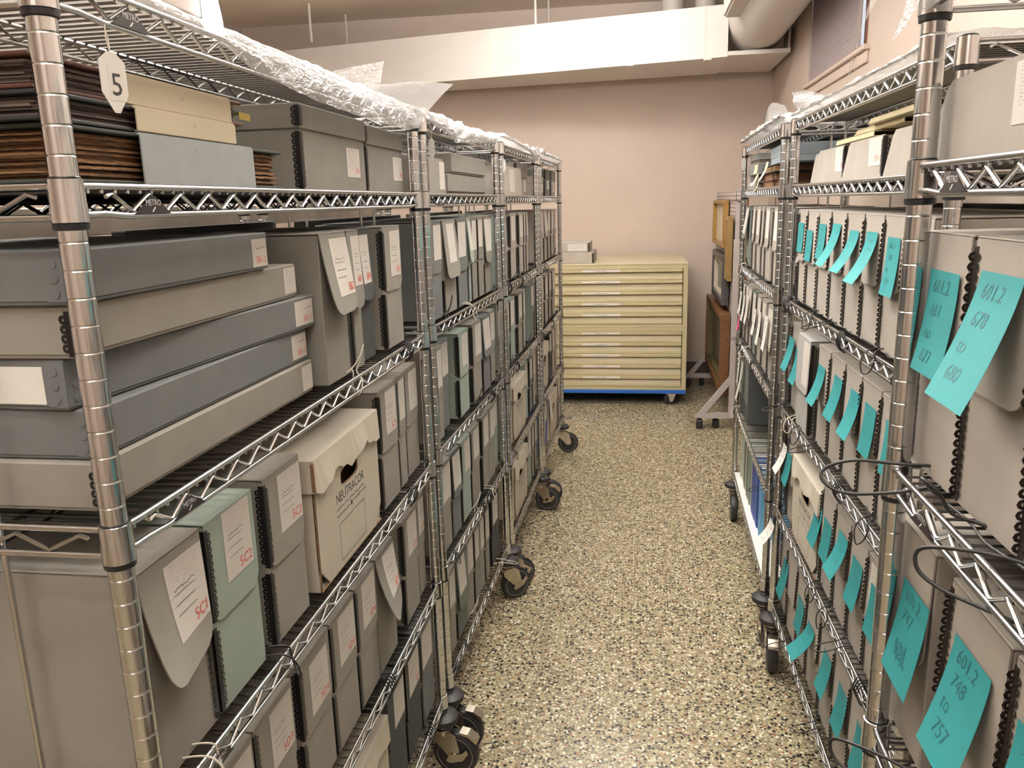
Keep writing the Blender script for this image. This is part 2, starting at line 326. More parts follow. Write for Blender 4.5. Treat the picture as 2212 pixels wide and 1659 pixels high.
# white casing behind the blind's near edge
BLM = mat('mauve_blind_slat', (.40, .34, .36), .5)
t = thing('venetian_blind', (RW+.45, WY0+7.0, WZ), 0, 'closed mauve venetian blind hanging in the window recess of the right wall', 'blind')
m = M()
n = 62
for k in range(n):
    z = .4+k*.5; m.add([(-.05, 0, z-.34), (.09, 0, z+.36), (.09, 48.2, z+.36), (-.05, 48.2, z-.34), (-.03, 0, z-.34), (.11, 0, z+.36), (.11, 48.2, z+.36), (-.03, 48.2, z-.34)], [(0, 1, 2, 3), (4, 5, 6, 7), (0, 4, 5, 1), (2, 6, 7, 3), (1, 5, 6, 2), (0, 3, 7, 4)])
ob('slats', m, [BLM], t)
m = M(); m.tube([(-.5, -4, 18), (-1.0, -2, 4), (-1.6, .5, -6), (-1.9, 3.5, -13)], .07, 5); m.tube([(-.5, -3.7, 18), (-1.2, -1.4, 4), (-1.8, 1.2, -6), (-2.0, 3.6, -13)], .07, 5); m.tube([(-.5, -3.2, 18), (-1.4, -3.4, -1), (-1.7, -3.4, -12)], .05, 5)
ob('pull_cord', m, [STRING], t)
# air ducts
t = thing('air_duct', (0, 0, 37), 0, 'long white air duct across the room, ending in a round pipe at the right wall', 'duct')
def yF(x): return 244.0-(x-24)*(10.0/74)
m = M(); x0, x1 = -128, 24
xs = [x0+(x1-x0)*i/10 for i in range(11)]
pts = lambda x, dz=0: [(x, yF(x), .1+dz+(x+50)*.012), (x, 276, .1+(x+50)*.012), (x, 276, 13.7+(x+50)*.012), (x, yF(x), 13.7+(x+50)*.012)]
vs = []; [vs.extend(pts(x)) for x in xs]
fs = [(4*i+k, 4*i+(k+1) % 4, 4*i+4+(k+1) % 4, 4*i+4+k) for i in range(10) for k in range(4)]+[(0, 1, 2, 3), (40, 43, 42, 41)]
m.add(vs, fs); ob('duct_body', m, [DUCTP], t)
for x in (-114, -44, -4, 17.5):
    m = M()
    for h in (0,):
        m.box((x, yF(x)-.12, .5), (x+2.2, yF(x)+.1, 13.2+(x+50)*.012))
    ob('seam_tape', m, [DUCTP], t)
def shift(m, d):
    m.v = [(a+d[0], b+d[1], c+d[2]) for a, b, c in m.v]; return m
m = M(); m.prism([(0, .2), (16.6, -.2), (16.6, 35.6), (0, 31.8)], 0, .6, 'xy'); m.box((16.1, -.1, .6), (16.6, 35, 8)); ob('end_box', shift(m, (24, 244, 1.3)), [WHITEP], t)
m = M(); m.box((-.2, -.5, -.1), (16.7, -.15, 1.0)); ob('flange', shift(m, (24, 244, 1.3)), [DUCTP], t)
m = M(); m.tube([(0, 3, -.6), (0, -6, 0), (0, -40, .6), (0, -90, 1.5), (0, -200, 3)], 8.4, 40, caps=True); ob('round_pipe', shift(m, (32.4, 249, 11.2)), [WHITEP], t)
m = M(); m.cbox((21.3, 50, 0), (29.6, 226, 9.5), .2); m.box((20.9, 50, .4), (21.2, 226.1, 9.5)); ob('casing', shift(m, (0, 0, 7.5)), [WHITEP], t)
for k, (x, r) in enumerate(((9.6, 3.2), (19.4, 3.0))):
    t = thing('wall_pipe', (x, 268, 44), 0, ['left', 'right'][k]+' of the two thick white pipes rising behind the duct', 'pipe', 'thick pipes behind the duct')
    m = M(); m.lathe([(r, 7.95), (r, 17.2)], 20); ob('pipe_tube', m, [WHITEP], t)
for k, (x, y) in enumerate(((-100.5, 253), (-95, 270), (-30.6, 253), (-28.5, 270))):
    t = thing('hanger_rod', (x, y, 50.95+(x+50)*.012), 0, ['first', 'second', 'third', 'fourth'][k]+' thin white hanger rod from the left, between duct and ceiling', 'hanger rod', 'duct hanger rods')
    m = M(); m.lathe([(.42 if k % 2 == 0 else .3, -.2), (.42 if k % 2 == 0 else .3, 10.8)], 8); ob('rod', m, [WHITEP], t)
# ceiling lamps (two tubes behind a lens, hung from the ceiling on stems)
def lamp(x, y, z, lx, ly, label, power=40.0, up=0.0, sideglow=True, side=None):
    GLOW = emis('lamp_lens_glow', LAMP_COL, power)
    t = thing('ceiling_lamp', (x, y, z), 0, label, 'ceiling lamp', 'ceiling lamps')
    m = M(); m.cbox((-lx/2, -ly/2, .3), (lx/2, ly/2, 3.2), .3); m.tube([(-lx*.3, 0, 3), (-lx*.3, 0, CE-z)], .4, 8); m.tube([(lx*.3, 0, 3), (lx*.3, 0, CE-z)], .4, 8); ob('housing', m, [WHITEP], t)
    m = M()
    if lx > ly:
        for s in (-1, 1): m.box((-lx/2+1, s*(ly/2-3)-2.4, -.1), (lx/2-1, s*(ly/2-3)+2.4, .28))
    else:
        for s in (-1, 1): m.box((s*(lx/2-3)-2.4, -ly/2+1, -.1), (s*(lx/2-3)+2.4, ly/2-1, .28))
    for s_ in (-1, 1) if sideglow else ():  # glowing sides added to throw light onto ceiling and upper walls
        if lx > ly: m.box((-lx/2+1, s_*(ly/2+.05), .2), (lx/2-1, s_*(ly/2+.6), 2.6))
        else: m.box((s_*(lx/2+.05), -ly/2+1, .2), (s_*(lx/2+.6), ly/2-1, 2.6))
    ob('lens', m, [GLOW], t)
    if side: ob('side_fill_strip', M().box((-lx/2+1, ly/2+.05, .4), (lx/2-1, ly/2+.5, 2.9)).box((-lx/2+1, -ly/2-.5, .4), (lx/2-1, -ly/2-.05, 2.9)), [emis('side_fill_glow', LAMP_COL, side)], t)  # extra glow strips added to lift the far ceiling
    if up: ob('ceiling_fill_panel', M().box((-lx/2+2, -ly/2+2, 3.22), (lx/2-2, ly/2-2, 3.4)), [emis('ceiling_fill_glow', LAMP_COL, up)], t)  # upward glow added only to brighten the ceiling
lamp(-22, 197, 54.8, 60, 24, 'ceiling lamp nearest the back wall, over the end of the aisle', 20, 60, False, 19)
lamp(-10, 96, 42, 48, 20, 'ceiling lamp over the middle of the aisle', 33, 55)
lamp(-10, 2, 42, 48, 20, 'unseen fill lamp added straight above the camera', 13, 30)  # out-of-view lamp added as fill from the camera end
lamp(-12, -72, 42, 48, 20, 'unseen fill lamp added near the front wall', 10, 10)  # second added fill lamp, unseen behind the camera
lamp(-90, 80, 42, 24, 60, 'ceiling lamp over the space left of the racks', 20, 60)
# lamp showing at the top left
t = thing('ceiling_lamp', (-100, 186, 43.6), 0, 'boxy lamp with bright end lens at the top left above the first rack', 'ceiling lamp', 'ceiling lamps')
m = M(); m.cbox((-14, -70, 0), (0, 0, 14), .2); m.tube([(-7, -10, 13), (-7, -10, 17.7)], .4, 8); ob('housing', m, [mat('pinkish_lamp_side', (.72, .64, .60), .5)], t)
m = M(); m.prism([(0, -4.6), (4.0, -4.9), (3.7, 0), (2.6, 7), (.8, 13.5), (0, 14)], .2, 2.6, 'xz'); ob('lens', m, [emis('small_lens_glow', (1, .97, .93), 3.5)], t)

# ------------------------------------------------------------------ wire racks
D = 17.0
def post_mesh(lo, hi, n=14):
    pr = [(.5, lo)]
    z = math.ceil(lo)
    while z < hi-.3:
        q = z+.03; pr += [(.5, q-.06), (.5, q-.035), (.47, q-.015), (.47, q+.015), (.5, q+.035), (.5, q+.06)]; z += 1
    pr.append((.5, hi)); m = M(); m.lathe(pr, n, sm=True); m.lathe([(.46, hi), (.5, hi+.05), (.42, hi+.16)], n, mi=1); return m
def zig(m, L, y, top, bot, r, ax=0, x0=2.2, period=2.4, n=5, lean=0, mi=0):
    P = []; x = x0; P.append((x-.35, top-.12)); up = True
    while x < L-1.6:
        P.append((x, top)); P.append((x+period/2, bot)); x += period
    P.append((x, top)); out = []
    for i, (a, b) in enumerate(P):
        if 0 < i < len(P)-1:
            (p, q), (s_, t_) = P[i-1], P[i+1]
            out += [(a+(p-a)*.13, b+(q-b)*.13), (a, b), (a+(s_-a)*.13, b+(t_-b)*.13)]
        else: out.append((a, b))
    f = (lambda a, b: (a, y+lean*(b-bot), b)) if ax == 0 else (lambda a, b: (y, a, b))
    m.tube([f(a, b) for a, b in out], r, n, mi)
def shelf_mesh(L):
    m = M(); MI = 1
    for y in (-.22, D+.22):
        m.tube([(.5, y*.8, -.14), (1.2, y, -.14), (L-1.2, y, -.14), (L-.5, y*.8, -.14)], .135, 8)
        m.tube([(.5, y*.8, -1.16), (1.6, y, -1.14), (3.0, y, -1.24), (L-3.0, y, -1.24), (L-1.6, y, -1.14), (L-.5, y*.8, -1.16)], .135, 8)
        zig(m, L, y, -.40, -1.06, .095)
        for x in (.56, L-.56):
            for z in (-.14, -1.16): m.lathe([(.05, -.16), (.15, -.1), (.15, .1), (.05, .16)], 8, (x, y*.75, z), 'x')
    for x in (-.1, L+.1):
        for z in (-.14, -1.24): m.tube([(x, .5, z), (x, D-.5, z)], .135, 7)
        zig(m, D, x, -.40, -1.06, .09, 1, 1.5, 2.8)
    k = .8
    while k < L-.4:
        m.tube([(k, -.28, -.33), (k, -.2, -.33)], .085, 6, 0, caps=True); m.tube([(k, -.2, -.33), (k, D+.28, -.33)], .066, 5, 1, caps=True); k += .8
    for y in (5.6, 11.4):
        m.tube([(.1, y, -.5), (L-.1, y, -.5)], .11, 5, 1); m.tube([(.1, y, -1.2), (L-.1, y, -1.2)], .1, 5, 1); zig(m, L, y, -.55, -1.1, .07, n=4, mi=1)
    return m
def collar_mesh():
    m = M(.5); m.lathe([(.545, .1), (.60, .08), (.64, -1.42), (.60, -1.44)], 16); m.lathe([(.54, -1.4), (.62, -1.46), (.60, -1.66), (.52, -1.70)], 16, mi=1); m.lathe([(.53, .07), (.535, .14), (.52, .17)], 14, mi=1); return m
def badge_mesh():
    m = M(); m.prism([(3.35, -1.2), (5.85, -1.2), (4.75, -.5), (4.45, -.5)], -.42, -.36, 'xz')
    f = lambda a, b: (a+4.58, -.428, b-.86); add_text(m, 'METRO', .34, f, 1, align='CENTER', space=.95)
    m.add([(4.42, -.428, -1.12), (4.62, -.428, -.93), (4.74, -.428, -.93), (4.52, -.428, -1.12)], [(0, 1, 2, 3)], 1)
    return m
BADGE = mat('black_name_plate', (.015, .013, .014), .4); BADGE_T = mat('name_plate_print', (.72, .72, .74), .4)
def wheel_mesh():
    m = M(.62); R = 2.5
    m.lathe([(1.6, -.62), (2.25, -.62), (2.44, -.5), (R, -.2), (R, .2), (2.44, .5), (2.25, .62), (1.6, .62)], 32, axis='x')
    m.lathe([(.4, -.5), (1.7, -.5), (1.7, .5), (.4, .5)], 28, axis='x', mi=1)
    for s in (-1, 1): m.lathe([(1.93, s*.60), (1.93, s*.635), (2.0, s*.635), (2.0, s*.60)], 32, axis='x', mi=2)
    return m
def fork_mesh():
    m = M(.5)
    for s in (-1, 1):
        m.prism([(-1.15, 2.72), (.95, 2.72), (1.6, 2.3), (2.15, .1), (1.9, -.35), (1.4, -.5), (.85, -.25), (-1.05, 1.9)], s*.72, s*.82, 'yz')
    m.box((-.82, -1.15, 2.6), (.82, .95, 2.74)); m.lathe([(1.0, 2.74), (1.05, 2.9), (.6, 3.2)], 16); m.lathe([(.3, -.98), (.3, .98)], 12, (0, 1.4, 0), 'x'); return m
def brake_mesh():
    m = M(); m.prism([(2.0, 2.75), (2.9, 2.65), (3.75, 2.1), (3.9, 1.7), (3.75, 1.6), (2.9, 2.3), (2.0, 2.5)], -.6, .6, 'yz')
    for s in (-1, 1): m.prism([(.5, -.55), (.9, -.8), (2.4, -.35), (3.0, .55), (2.8, 1.0), (2.3, .5), (1.5, .3), (.9, .2)], s*.9, s*.98, 'yz')
    return m
def caster(par, lx, ly, ang, brake, key):
    c = ob('caster', lambda: M(.5).lathe([(.42, 5.4), (.42, 7.2), (.9, 5.4), (.95, 4.95), (.95, 4.75)][::-1], 16), [ZINC], par, (lx, ly, 0), (0, 0, ang), key='caster')
    ob('bumper', lambda: M(.75).lathe([(.6, 6.0), (1.4, 6.0), (1.64, 6.12), (1.71, 6.4), (1.64, 6.72), (1.3, 6.95), (.6, 7.1)], 28), [RUBBER], c, key='bumper')
    ob('wheel', wheel_mesh, [RUBBER, BLACKP, TREAD], c, (0, 1.4, 2.5), key='wheel')
    ob('fork', fork_mesh, [ZINC], c, (0, 0, 2.5), key='fork')
    if brake: ob('brake_pedal', brake_mesh, [ZINC], c, (0, 0, 2.5), key='brake')
    return c
def rack(u, casters, badge=True):
    (x0, y0), (x1, y1) = UN[u]; L = math.hypot(x1-x0, y1-y0)
    if side(u) < 0: o = (x0, y0); a = math.atan2(y1-y0, x1-x0)
    else: o = (x1, y1); a = math.atan2(y0-y1, x0-x1)
    desc = {'L1': 'chrome wire rack nearest the camera on the left, beside the hanging tag reading 5', 'L2': 'second chrome wire rack along the left side of the aisle', 'L3': 'third chrome wire rack along the left side of the aisle', 'L4': 'farthest chrome wire rack on the left, its end next to the beige cabinet',
            'R1': 'chrome wire rack nearest the camera on the right, cut off by the picture edge', 'R2': 'middle chrome wire rack on the right, with rows of teal notes', 'R3': 'farthest chrome wire rack on the right, with books on its lowest shelf'}[u]
    t = thing('wire_shelving_rack', (o[0], o[1], -60), a, desc, 'shelving rack', 'chrome wire racks on casters')
    for x, y in ((0, 0), (L, 0), (0, D), (L, D)):
        ob('post', lambda: post_mesh(7.0, 68.25), [CHROME, BLACKP], t, (x, y, 0), key='post')
    for k in range(6):
        s = ob('wire_shelf', lambda: shelf_mesh(L), [CHROME_D, WIRE], t, (0, 0, Zs[k]+60+.12), key=('shelf', u))
        for x, y in ((0, 0), (L, 0), (0, D), (L, D)): ob('collar', collar_mesh, [CHROME, BLACKP], s, (x, y, 0), key='collar')
        ob('name_plate', badge_mesh, [BADGE, BADGE_T], s, key='badge')
    for x in ((.25, L-.25) if u != 'R1' else (L-.25,)):
        for y in (5.3, 12.4): ob('tie_rod', lambda: M().tube([(0, 0, 9), (0, 0, 68)], .13, 6), [CHROME_D], t, (x, y, 0), key='tie')
    for (x, y), (wa, br) in zip(((0, 0), (L, 0), (0, D), (L, D)), casters): caster(t, x, y, wa-a, br, None)
    return t
R90 = PI/2
rack('L1', [(-R90, 1), (-R90-.1, 1), (R90, 0), (R90, 0)])
rack('L2', [(-R90-.05, 1), (-R90+.75, 1), (R90, 0), (R90, 0)])
rack('L3', [(-R90+.6, 1), (-R90-.1, 1), (R90, 0), (R90, 0)])
rack('L4', [(-R90-.1, 0), (-R90+.1, 0), (R90, 0), (R90, 0)])
rack('R1', [(PI, 0), (0, 0), (R90, 0), (R90, 0)])
rack('R2', [(PI-.1, 1), (PI, 0), (R90, 0), (R90, 0)])
rack('R3', [(PI-.05, 0), (PI+.1, 0), (R90, 0), (R90, 0)])

# ------------------------------------------------------------------ boxes on the racks
COUNT = {}; META = {}
def place(name, u, lev, Y0, w, ins, label, cat, group=None, dz=0.0, jit=.4, yawx=0.0):
    """a thing whose local x runs left to right as seen from the aisle, y into the shelf"""
    a = (-1 if side(u) > 0 else 1)*R90+yaw(u)+math.radians(random.uniform(-jit, jit))+yawx
    Y = Y0 if side(u) < 0 else Y0+w
    return thing(name, (lineX(u, Y, ins), Y, Zs[lev]+.13+dz), a, label, cat, group)
def edge_strip(h, w=None, out=False):
    """scalloped metal edge wrapping a vertical corner at x=0 (front face y=0, side face x=0)"""
    m = M(); t = .035
    m.box((-t, -t, .1), (.27, 0, h-.1)); m.box((-t, -t, .1), (0, .27, h-.1))
    n = max(1, int((h-.3)/.375))
    for k in range(n):
        z = h/2+(k-(n-1)/2)*.375
        for ax in (0, 1):
            V1 = []; cc = -.03 if (out and ax == 1) else .32
            for rr in (.065, .185):
                for q in range(8):
                    a = 2*PI*q/8; V1.append((rr*math.cos(a)*(1.15 if out else 1)+cc, rr*math.sin(a)+z))
            fs = [(q, (q+1) % 8, 8+(q+1) % 8, 8+q) for q in range(8)]
            m.add([((a, -t*1.4, b) if ax == 0 else (-t*1.4, a, b)) for a, b in V1], fs)
    return m
def flap_poly(w, hf, r=.9, n=6):
    r = min(r, w*.32); P = [(.04, 0), (.04, -hf+r)]
    P += [(.04+r-r*math.cos(PI/2*i/n), -hf+r-r*math.sin(PI/2*i/n)) for i in range(1, n+1)]
    P += [(w-.04-r+r*math.sin(PI/2*i/n), -hf+r-r*math.cos(PI/2*i/n)) for i in range(n+1)]
    P.append((w-.04, 0)); return P
def doc_box(u, lev, Y0, w=5.0, h=10.2, col='warm', ins=.5, flap=5.3, tilt=0.0, lab=None, red=None, edge='l', ebl=True, note=None, d=12.2, desc='', labz=.35, wide=None, dz=0, yawx=0, twist=0.0):
    """an upright archive box with a drop front lid, metal edged corners and (maybe) a printed label"""
    (_, q0), (_, q1) = UN[u]
    if Y0 < q0+.5: w -= q0+.5-Y0; Y0 = q0+.5
    if u != 'R1' and Y0+w > q1-.5: w = q1-.5-Y0
    w = round(w, 2)
    if (Y0 < q0+.75 or Y0+w > q1-.75): ins = max(ins, .76)
    t = place('archive_box', u, lev, Y0, w, ins, '', 'archive box', 'upright archive boxes with flap lids', dz, yawx=yawx)
    META[t.name] = (t, desc, u, lev, Y0)
    bm_ = BOARD[col]
    ob('body', lambda: M().cbox((0, 0, 0), (w, d, h-.12), .07), [bm_], t, key=('body', w, h, d, col))
    tn = math.tan(math.radians(tilt)); cv = twist
    fn = lambda x, y, z: (x, y-max(0, -z)*tn-cv*(z/flap)**2*(1-x/w), z)
    def lidm():
        m = M(); m.cbox((-.03, -.09, -.02), (w+.03, d*.93, .08), .045)
        P = flap_poly(w, flap); xs = 10
        if tilt == 0 and cv == 0: m.prism(P, -.10, -.02, 'xz')
        else:
            # subdivided flap so it can curl
            def ex(z):
                r = min(.9, w*.32); k = -z-(flap-r)
                if k <= 0: return .04
                k = min(k, r); return .04+r-math.sqrt(max(0, r*r-k*k))
            def FG(a, b, y):
                z = -flap*(1-(1-b)**1.25); e = min(ex(z), w*.46); return fn(e+(w-2*e)*a, y, z)
            m.grid(lambda a, b: FG(a, b, -.10), 6, 16); m.grid(lambda a, b: FG(a, b, -.02), 6, 16)
            for a in (0, 1):
                m.grid(lambda q, b: FG(a, b, -.10+.08*q), 1, 16)
            m.grid(lambda a, q: FG(a, 1, -.10+.08*q), 6, 1)
        return m
    lid = ob('lid_flap', lidm, [bm_], t, (0, 0, h-.06), key=('lid', w, h, d, flap, tilt, cv, col))
    if edge:
        em = EDGE if ebl else EDGE_B
        if 'l' in edge:
            ob('metal_edge', lambda: edge_strip(h-flap-.15, out=not ebl), [em], t, (0, 0, .02), key=('es', round(h-flap-.15, 2), ebl))
            if tilt < 2.5 and cv == 0:
              e_ = ob('metal_edge', lambda: edge_strip(flap-.3, out=not ebl), [em], t, (.0, -.085-flap*tn, h-flap+.05), key=('es', round(flap-.3, 2), ebl)); e_.rotation_euler = (-math.radians(tilt), 0, 0)
        if 'r' in edge:
            e = ob('metal_edge', lambda: edge_strip(h-.4), [em], t, (w, 0, .1), (0, 0, 0), key=('es', round(h-.4, 2), ebl)); e.scale = (-1, 1, 1)
    if lab:
        lw0, lw1, lh = lab
        def labm():
            m = M(); X0, X1 = w*lw0, w*lw1; n_ = 1 if (tilt == 0 and cv == 0) else 6
            PG = lambda a, b, y: fn(X0+(X1-X0)*a, y, -labz-lh*b)
            m.grid(lambda a, b: PG(a, b, -.122), n_, n_*2); m.grid(lambda a, b: PG(a, b, -.105), n_, n_*2)
            for a in (0, 1): m.grid(lambda q, b: PG(a, b, -.122+.017*q), 1, n_*2); m.grid(lambda b, q: PG(b, a, -.122+.017*q), n_, 1)
            if red:
                ty_ = -.128 if n_ == 1 else -.15
                f = lambda a, b: fn(a+X1-.12, ty_, b-labz-lh+.28); add_text(m, red, min(.78, (X1-X0)*.36), f, 1, align='RIGHT')
                for q in range(3):
                    zz = -labz-lh*(.42+.13*q); m.add([fn(a, ty_, b) for a, b in ((X0+.35, zz), (X1-(X1-X0)*.35, zz), (X1-(X1-X0)*.35, zz+.03), (X0+.35, zz+.03))], [(0, 1, 2, 3)], 2)
                scribble(m, lambda a, b: fn(a, ty_, b), X0+.4, X1-(X1-X0)*.3, -labz-lh*.36, .09, 2, .03, 14, len(red)*7+int(w*10)+ord(red[-1]))
            return m
        ob('label', labm, [LABEL_S if red else LABEL, RED, INK], t, (0, 0, h-.06), key=('lab', w, h, flap, tilt, cv, lab, red, labz))
    return t
GR = {}
def auto_labels():
    """write the label of every archive box: its look first, then where it stands"""
    by = {}
    for o, d, u, lev, Y in META.values(): by.setdefault((u, lev), []).append((Y*(1 if side(u) < 0 else -1), d, o))
    for (u, lev), L in by.items():
        L.sort(key=lambda q: q[0])
        for i, (_, d, o) in enumerate(L):
            o['label'] = f"{d}, {ORD[i]} from the left, {LEV[int(lev)]} shelf, {RACK[u]}"
            o['group'] = 'archive boxes on the ' + RACK[u]
NOTE_N = 0
def note(u, lev, Y1, ztop, w=2.9, h=3.8, curl=.8, skew=0.0, lines=(), seed=0, mat_=None, ins=.35, out=.25, label='', group='teal sticky notes on the right racks', sag=1.7):
    """a sticky note held along its top edge on a box front; Y1 = far (left) edge"""
    a = -R90+yaw(u) if side(u) > 0 else R90+yaw(u)
    t = thing('sticky_note', (lineX(u, Y1, ins)-side(u)*out, Y1, ztop), a, label, 'sticky note', group)
    def P(x, s, y=0):
        k = max(0, s/h); return (x+skew*k**1.4, -curl*k**sag-y, -s*(1-.10*(curl/3.0)*k))
    m = M(); rows = 10
    m.grid(lambda a_, b_: P(a_*w, b_*h), 2, rows, 0, True); m.grid(lambda a_, b_: P(a_*w, b_*h, -.01), 2, rows, 0, True)
    for s, txt, ty, size in lines:
        f = lambda a_, b_, s=s, ty=ty: P(a_+s, ty-b_, .012)
        if txt == '~': scribble(m, f, 0, size, 0, .25, 1, .05, 16, seed+int(ty*10))
        else: add_text(m, txt, size, f, 1, shear=.15)
    r = random.Random(seed+3)
    if not lines:
        f = lambda a_, b_: P(a_, -b_, .012)
        for q in range(3): scribble(m, f, .5+r.random()*.4, w-.7, -(.6+q*.75+r.random()*.2), .2, 1, .04, 9, seed*5+q)
    ob('note_paper', m, [mat_ or TEAL, INK_T if mat_ is None else INK], t)
    return t
def G(x): return ', '.join(x)
GREY = 'Grey archive box'
WL = (.34, .94, 3.7)
# --- L1
zt = 10.2
doc_box('L1', 2, 50.5, 4.9, col='mid', flap=5.4, tilt=7, twist=.4, lab=(.3, .98, 3.9), red='5B2', edge='r', desc='Grey box with flared flap reading 5B2')
doc_box('L1', 2, 55.7, 2.4, col='mid', ins=.5, flap=5.6, tilt=3, lab=(.25, .95, 3.6), red='5B3', desc='Thin grey box reading 5B3')
doc_box('L1', 2, 58.5, 3.6, ins=.9, col='dark', flap=5.4, tilt=2, twist=.3, lab=(.22, .8, 3.7), red='5B4', labz=.4, desc='Charcoal edged box reading 5B4')
doc_box('L1', 2, 64.0, 5.0, col='warm', lab=(.38, .95, 3.8), red='5B6', desc='Grey box reading 5B6')
doc_box('L1', 3, 27.8, 5.0, col='warm', flap=5.5, tilt=2, twist=1.1, lab=(.36, .98, 3.6), red='5C1', edge='r', desc='Grey box reading 5C1', labz=.5)
doc_box('L1', 3, 33.15, 5.0, col='green', lab=(.34, .90, 3.7), red='5C2', desc='Pale green box reading 5C2', labz=.1)
doc_box('L1', 3, 39.5, 4.9, col='warm', lab=(.36, .98, 3.5), red='5C3', desc='Grey box reading 5C3', flap=5.4)
doc_box('L1', 3, 60.3, 5.0, col='warm', lab=(.35, .92, 3.7), red='5C5', desc='Grey box reading 5C5', edge='l')
doc_box('L1', 3, 65.5, 2.6, col='warm', lab=(.3, .95, 3.6), desc='Thin grey box', ins=.6)
doc_box('L1', 3, 68.4, 4.6, col='warm', lab=(.35, .95, 3.7), desc='Grey box')
doc_box('L1', 4, 27.2, 2.6, col='mid', lab=None, desc='Thin grey box')
doc_box('L1', 4, 30.4, 5.0, col='warm', lab=(.3, .95, 3.6), red='5D2', desc='Grey box reading 5D2')
doc_box('L1', 4, 35.6, 5.0, col='warm', lab=(.38, .95, 3.6), red='5D3', desc='Grey box reading 5D3')
doc_box('L1', 4, 41.7, 5.0, col='warm', lab=(.3, .9, 3.6), red='5D4', desc='Grey box reading 5D4', labz=.8)
doc_box('L1', 4, 46.9, 4.8, col='warm', lab=(.3, .95, 3.7), red='5D5', desc='Grey box reading 5D5')
doc_box('L1', 4, 52.0, 4.6, col='warm', lab=(.3, .95, 3.7), red='5D6', desc='Grey box reading 5D6')
doc_box('L1', 4, 57.0, 4.8, col='mid', flap=5.5, tilt=6, twist=1.2, lab=(.3, .95, 3.6), red='5D7', desc='Grey box with flared flap reading 5D7', edge=None)
doc_box('L1', 4, 64.7, 4.9, col='warm', lab=(.3, .92, 3.6), red='5D8', desc='Grey box reading 5D8')
doc_box('L1', 4, 70.0, 3.0, col='warm', lab=(.3, .95, 3.5), red='5D9', desc='Thin grey box reading 5D9')
doc_box('L1', 5, 57.4, 5.0, col='dark', lab=(.35, .95, 3.5), desc='Charcoal box', edge=None)
doc_box('L1', 5, 62.9, 5.0, col='dark', lab=(.2, .9, 3.7), red='5E4', desc='Charcoal box reading 5E4', flap=6, edge='l')
doc_box('L1', 5, 68.1, 4.8, col='cool', lab=(.1, .85, 3.8), desc='Blue grey box')
# --- L2
for Y, w_, c_, ll, ds, kw in ((80.2, 4.2, 'cool', (.3, .97, 3.6), 'Blue grey box', {}), (85.0, 5.4, 'warm', (.25, .8, 4.2), 'Grey box with flared flap', dict(tilt=5, flap=6.2)), (91.0, 4.9, 'cool', (.15, .85, 4.0), 'Blue grey box', dict(flap=6)),
    (96.1, 1.8, 'green', (.2, .9, 3.5), 'Thin greenish box', dict(tilt=5)), (98.1, 3.2, 'mid', (.2, .9, 3.6), 'Narrow grey box', {}), (101.7, 3.6, 'mid', (.15, .8, 3.4), 'Grey box', {}), (105.5, 3.8, 'mid', (.1, .95, 4.2), 'Grey box', dict(tilt=3, flap=6)), (109.5, 2.5, 'cool', (.15, .9, 3.4), 'Thin blue grey box', {})):
    doc_box('L2', 2, Y, w_, col=c_, lab=ll, desc=ds, **kw)
for Y, w_, c_, ll, ds, kw in ((79.2, 3.4, 'warm', (.2, .9, 4), 'Grey box', {}), (83.0, 4.6, 'cool', (.35, .95, 3.7), 'Blue grey box', dict(ins=1.2)), (89.6, 5.1, 'green', (.35, .9, 3.9), 'Pale green box', {}), (96.6, 5.2, 'warm', (.35, .95, 3.9), 'Grey box', {}),
    (102.6, 4.6, 'cool', (.1, .9, 4.0), 'Blue grey box', dict(tilt=3)), (108.4, 4.0, 'warm', (.2, .95, 3.8), 'Grey box', {})):
    doc_box('L2', 3, Y, w_, col=c_, lab=ll, desc=ds, **kw)
for Y, w_, c_, ll, ds, kw in ((79.3, 4.6, 'warm', (.25, .95, 4), 'Grey box', {}), (84.1, 4.2, 'cool', (.15, .9, 4), 'Blue grey box', dict(tilt=2)), (88.9, 4.6, 'green', (.35, .9, 3.8), 'Pale green box', {}), (93.9, 4.8, 'warm', (.3, .9, 3.8), 'Grey box', {}),
    (100.2, 4.4, 'warm', (.25, .9, 3.9), 'Grey box', {}), (105.0, 3.4, 'warm', (.2, .95, 3.9), 'Grey box', dict(edge=None)), (108.7, 3.2, 'green', (.15, .8, 3.5), 'Greenish box', {})):
    doc_box('L2', 4, Y, w_, col=c_, lab=ll, desc=ds, **kw)
for Y, w_, c_, ll, ds, kw in ((80.6, 3.2, 'warm', (.1, .9, 3.9), 'Grey box', {}), (84.4, 4.6, 'dgreen', (.1, .8, 4.2), 'Dull green box with long flap', dict(flap=6.5, tilt=3)), (89.4, 3.6, 'warm', (.2, .9, 4), 'Grey box', dict(edge=None)), (93.4, 3.0, 'mid', (.2, .9, 4), 'Grey box', {}),
    (96.7, 2.8, 'warm', (.2, .9, 4), 'Thin grey box', dict(edge=None)), (99.8, 3.0, 'warm', (.2, .9, 4), 'Grey box', {}), (104.4, 5.0, 'dark', (.15, .8, 3.8), 'Charcoal box', {})):
    doc_box('L2', 5, Y, w_, col=c_, lab=ll, desc=ds, **kw)
